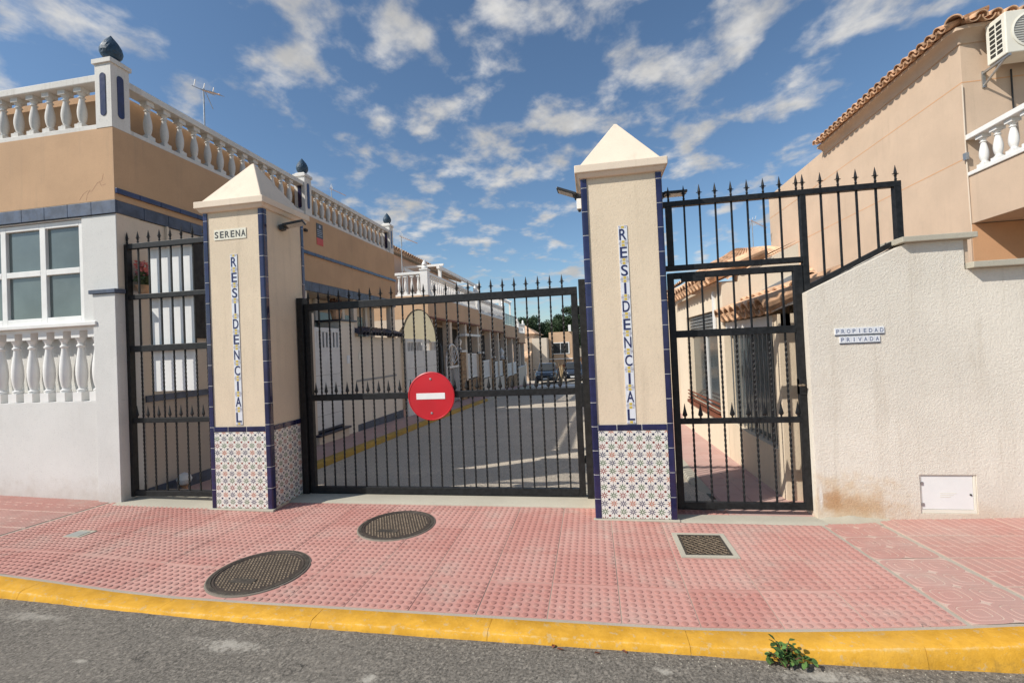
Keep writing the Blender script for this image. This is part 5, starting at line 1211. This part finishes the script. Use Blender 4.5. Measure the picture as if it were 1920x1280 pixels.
for x in (5.90+DX, 6.6+DX):
    MB().bar((x, YC-.02, 5.26+DZ), (x, ay0, 5.27+DZ), .03).build('bracket', 'alu', AC); MB().bar((x, YC-.02, 5.08+DZ), (x, ay0+.08, 5.26+DZ), .022).build('brace', 'alu', AC); MB().box(x-.02, x+.02, YC-.02, YC-.002, 5.05+DZ, 5.29+DZ).build('wall_plate', 'alu', AC)
b = MB(); b.tube([(6.1, YC-.03, 5.14), (6.1, YC-.03, 4.7), (6.12, YC-.03, 4.2)], .012, 6); b.build('cable', 'black_plastic', AC)
t = thing('wire', 'thin cable and bracket at the corner of the right house below the balcony rail', 'cable', (XS, YC, 3.9))
b = MB(); b.tube([(XS-.01, YC-.02, 5.0), (XS-.012, YC-.02, 4.2), (XS-.01, YC-.02, 3.95), (XS-.005, YC-.03, 3.0), (XS+.005, YC-.02, 2.8)], .008, 6); b.build('cable', 'side_stucco', t); MB().box(XS-.04, XS, YC-.06, YC-.0, 3.90, 4.0).build('clip', 'alu', t)

# lean-to house behind the right gate
LB = thing('lean_to_house', 'white low house with tiled eave and barred window behind the right gate', 'house', (2.4, 3.9, 0))
b = MB(); XB = 1.65
b.box(XB, XB+.2, 2.3, 2.62, -.4, 2.17); b.box(XB, XB+.2, 4.62, 5.4, -.4, 2.17); b.box(XB, XB+.2, 2.62, 4.62, -.4, .44); b.box(XB, XB+.2, 2.62, 4.62, 1.85, 2.17)
b.prism([(XB+.2, -.4), (2.56, -.4), (2.56, 2.60), (XB+.2, 2.28)], 'y', 2.301, 2.5); b.box(XB+.5, 2.56, 2.5, 5.4, -.4, 2.3)
b.build('wall', stucco('warm_white_stucco', srgb(230, 214, 190), .04, 130, .4, .005), LB)
w = MB().box(XB+.11, XB+.13, 2.62, 4.62, .44, 1.85).build('window', 'glass_grey', LB)
MB().box(XB-.04, XB+.06, 2.6, 4.64, .39, .44).build('sill', 'brick_trim', w)
for k in range(3): MB().box(XB-.03, XB-.005, 2.62, 4.62, .47+k*.06, .485+k*.06).build('rail', 'brick_trim', w)
for k in range(6): MB().box(XB+.05, XB+.09, 2.63, 4.61, 1.55+k*.05, 1.585+k*.05).build('shutter_slat', 'alu', w)
for y in (3.6,): MB().box(XB+.09, XB+.115, y, y+.05, .44, 1.85).build('mullion', 'white_gate', w)
MB().box(XB-.02, XB, 2.64, 2.74, 1.6, 2.1).build('downpipe', 'white', LB)
tiles(LB, (XB-.16, 2.32, 2.20), (0, 1, 0), (.92, 0, .36), 15, 2, .21, .34, 'terracotta')
b = MB(); b.add([(XB-.1, 2.31, 2.19), (XB-.1, 5.45, 2.19), (2.58, 5.45, 2.62), (2.58, 2.31, 2.62)], [(0, 1, 2, 3)]); b.add([(x, y, z+.03) for x, y, z in b.v[:4]], [(0, 1, 2, 3)]); b.build('roof_slab', 'terracotta', LB)
# near porch roof
NP = thing('porch_roof', 'low tiled porch roof just inside the right gate', 'porch', (2.2, 1.4, 0))
tiles(NP, (XB-.08, .62, 1.70), (0, 1, 0), (.92, 0, .34), 8, 2, .21, .34, 'terracotta')
b = MB(); b.add([(XB-.05, .56, 1.68), (XB-.05, 2.29, 1.68), (2.42, 2.29, 1.97), (2.42, .56, 1.97), (XB-.05, .56, 1.72), (XB-.05, 2.29, 1.72), (2.42, 2.29, 2.01), (2.42, .56, 2.01)], [(0, 3, 2, 1), (4, 5, 6, 7), (0, 1, 5, 4), (1, 2, 6, 5), (2, 3, 7, 6), (3, 0, 4, 7)]); b.build('roof_slab', 'side_stucco', NP)
MB().box(XB+.02, XB+.10, .56, 2.29, 1.55, 1.66).build('beam', 'white', NP); MB().box(XB, XB+.14, .56, .70, -.2, 1.66).build('column', 'cream', NP)
MB().box(2.42, 2.5, .35, 2.29, -.2, 1.95).build('back_wall', 'side_stucco', NP)
MB().bar((XB+.15, 2.285, 1.86), (2.5, 2.285, 2.20), .05, .03).build('flashing', 'grey_plastic', NP)
t = thing('porch_railing_wall', 'low cream wall with barred dark glazing under the near porch roof', 'wall', (XB, 1.0, 0))
MB().box(XB, XB+.12, .72, 2.28, -.3, .42).build('low_wall', 'cream', t); MB().box(XB+.04, XB+.08, .72, 2.28, 1.52, 1.56).build('rail', 'alu', t)
for k in range(13): y = .78+k*.12; MB().box(XB+.055, XB+.068, y-.006, y+.006, .42, 1.52).build('baluster_bar', 'alu', t)
MB().box(XB+.10, XB+.11, .70, 2.28, .43, 1.66).build('screen', 'glass_grey', t)
t = thing('yard_wall', 'inner yard wall behind the boundary wall', 'wall', (3.5, .9, 0)); MB().box(2.9, 3.05, .42, 2.2, -.2, 1.5).build('wall', 'cream', t)
# house with hip roof farther along the right side
HH = thing('hip_roof_house', 'tiled hip roof house farther along the right side with antenna', 'house', (4.5, 11, 0))
MB().box(2.6, 7.0, 8.8, 13.5, -.8, 2.94).build('wall', 'peach', HH)
zt = 2.95; cx, cy = 4.15, 10.4
def slope(P, Q, A, B, n):
    b = MB(); P, Q, A, B = map(Vector, (P, Q, A, B)); nn = n*6; V = []
    for i in range(nn+1):
        p, a = P.lerp(Q, i/nn), A.lerp(B, i/nn); dz = .05*abs(math.sin(i/6*math.pi))
        for j in range(9): r = p.lerp(a, j/8); V.append((r.x, r.y, r.z+dz+.012*((j*2) % 3)))
    b.add(V, [(i*9+j, i*9+j+1, i*9+10+j, i*9+9+j) for i in range(nn) for j in range(8)]); return b
for k, (P, Q, A, B, n) in enumerate((((2.3, 8.5, zt), (7.3, 8.5, zt), (4.4, 10.9, zt+1.15), (5.3, 10.9, zt+1.15), 22), ((2.3, 13.8, zt), (2.3, 8.5, zt), (4.4, 11.4, zt+1.15), (4.4, 10.9, zt+1.15), 22), ((7.3, 8.5, zt), (7.3, 13.8, zt), (5.3, 10.9, zt+1.15), (5.3, 11.4, zt+1.15), 22))):
    o = slope(P, Q, A, B, n).build('roof_tiles', 'terracotta_far', HH); o['kind'] = 'stuff'
MB().box(2.55, 2.6, 9.2, 10.0, .6, 1.9).build('window', 'glass_dark', HH)
t = far_house('cream house wall far along the right pavement', 1.9, 2.6, 6.2, 8.7, 2.4, 'cream', [], name='low_house')
tiles(t, (1.75, 6.2, 2.42), (0, 1, 0), (.92, 0, .39), 11, 3, .22, .34, 'terracotta_far')

# ------------------------------------------------------------------ aerials
def aerial(label, x, y, z0, z1, s, ang):
    t = thing('tv_aerial', label, 'aerial', (x, y, z0), 'television aerials on the roofs')
    MB().tube([(x, y, z0), (x, y, z1)], .016*s, 6).build('mast', 'alu', t)
    d = Vector((math.cos(ang), math.sin(ang), -.45)).normalized(); e = Vector((-math.sin(ang), math.cos(ang), 0)); p = Vector((x, y, z1-.05))
    MB().tube([p-d*.05, p+d*.72*s], .012*s, 5).build('boom', 'terracotta', t)
    for k in range(7): q = p+d*(.12+k*.09)*s; MB().tube([q-e*.13*s, q+e*.13*s], .006*s, 4).build('element', 'alu', t)
    q = p+d*.0; MB().tube([q+Vector((0, 0, .08*s)), q-Vector((0, 0, .35*s))+e*.2*s], .008*s, 4).build('reflector', 'alu', t)
    for k in (-1, 0, 1): MB().tube([p+e*.2*k*s+Vector((0, 0, .02)), p+e*.2*k*s+Vector((.03, 0, .16*s))], .010*s, 4).build('dipole', 'white_gate', t)
    MB().tube([p-e*.25*s, p+e*.25*s], .009*s, 4).build('cross_bar', 'alu', t)
aerial('television aerial on a mast above the near roof balustrade', -7.28, 4.0, 3.94, 6.82, .85, -.35)
aerial('television aerial behind the middle blue finial', -7.1, 8.2, 3.2, 6.25, .6, .4)
aerial('television aerial beside the farthest blue finial', -5.9, 10.2, 3.0, 5.25, .8, .2)
aerial('television aerial on the hip roof right of the right pillar', 4.9, 11.0, 4.0, 5.0, .7, .3)

# ------------------------------------------------------------------ weed in the gutter
WD = thing('weed', 'green leafy weed growing in the gutter at the yellow kerb', 'weed', (.80, -1.63, -.045))
random.seed(5)
lm = []
for v in range(3):
    b = MB(); L = 1.0; P = [(-.0, 0, 0), (.22, .30, .04), (.30, .55, .05), (.20, .82, .0), (0, 1.0, -.06), (-.20, .82, .0), (-.30, .55, .05), (-.22, .30, .04), (0, .5, -.03+.03*v)]
    b.add(P, [(0, 1, 8), (1, 2, 8), (2, 3, 8), (3, 4, 8), (4, 5, 8), (5, 6, 8), (6, 7, 8), (7, 0, 8)]); lm.append(b.mesh('leaf', 'leaf'))
for k in range(15):
    a = random.uniform(0, 6.28); spread = random.uniform(.02, .10); h = random.uniform(.03, .135) if spread < .08 else random.uniform(.02, .07)
    p0 = Vector((.80, -1.635, -.045)); p2 = p0+Vector((math.cos(a)*spread*1.15, math.sin(a)*spread*.55, h)); p1 = (p0+p2)/2+Vector((0, 0, .025))
    MB().tube([p0, p1, p2], [.0028, .0022, .0012], 5).build('stem', 'stem', WD)
    for j in range(6):
        f = .35+.13*j; c = p0.lerp(p1, f*2) if f < .5 else p1.lerp(p2, f*2-1)
        s_ = random.uniform(.024, .042); rz = random.uniform(0, 6.28)
        mt = Matrix.Translation(c) @ Matrix.Rotation(rz, 4, 'Z') @ Matrix.Rotation(random.uniform(-.6, .8), 4, 'X') @ Matrix.Rotation(random.uniform(-.5, .5), 4, 'Y') @ Matrix.Diagonal((s_, s_, s_, 1))
        put('leaf', lm[j % 3], WD, mat=mt)
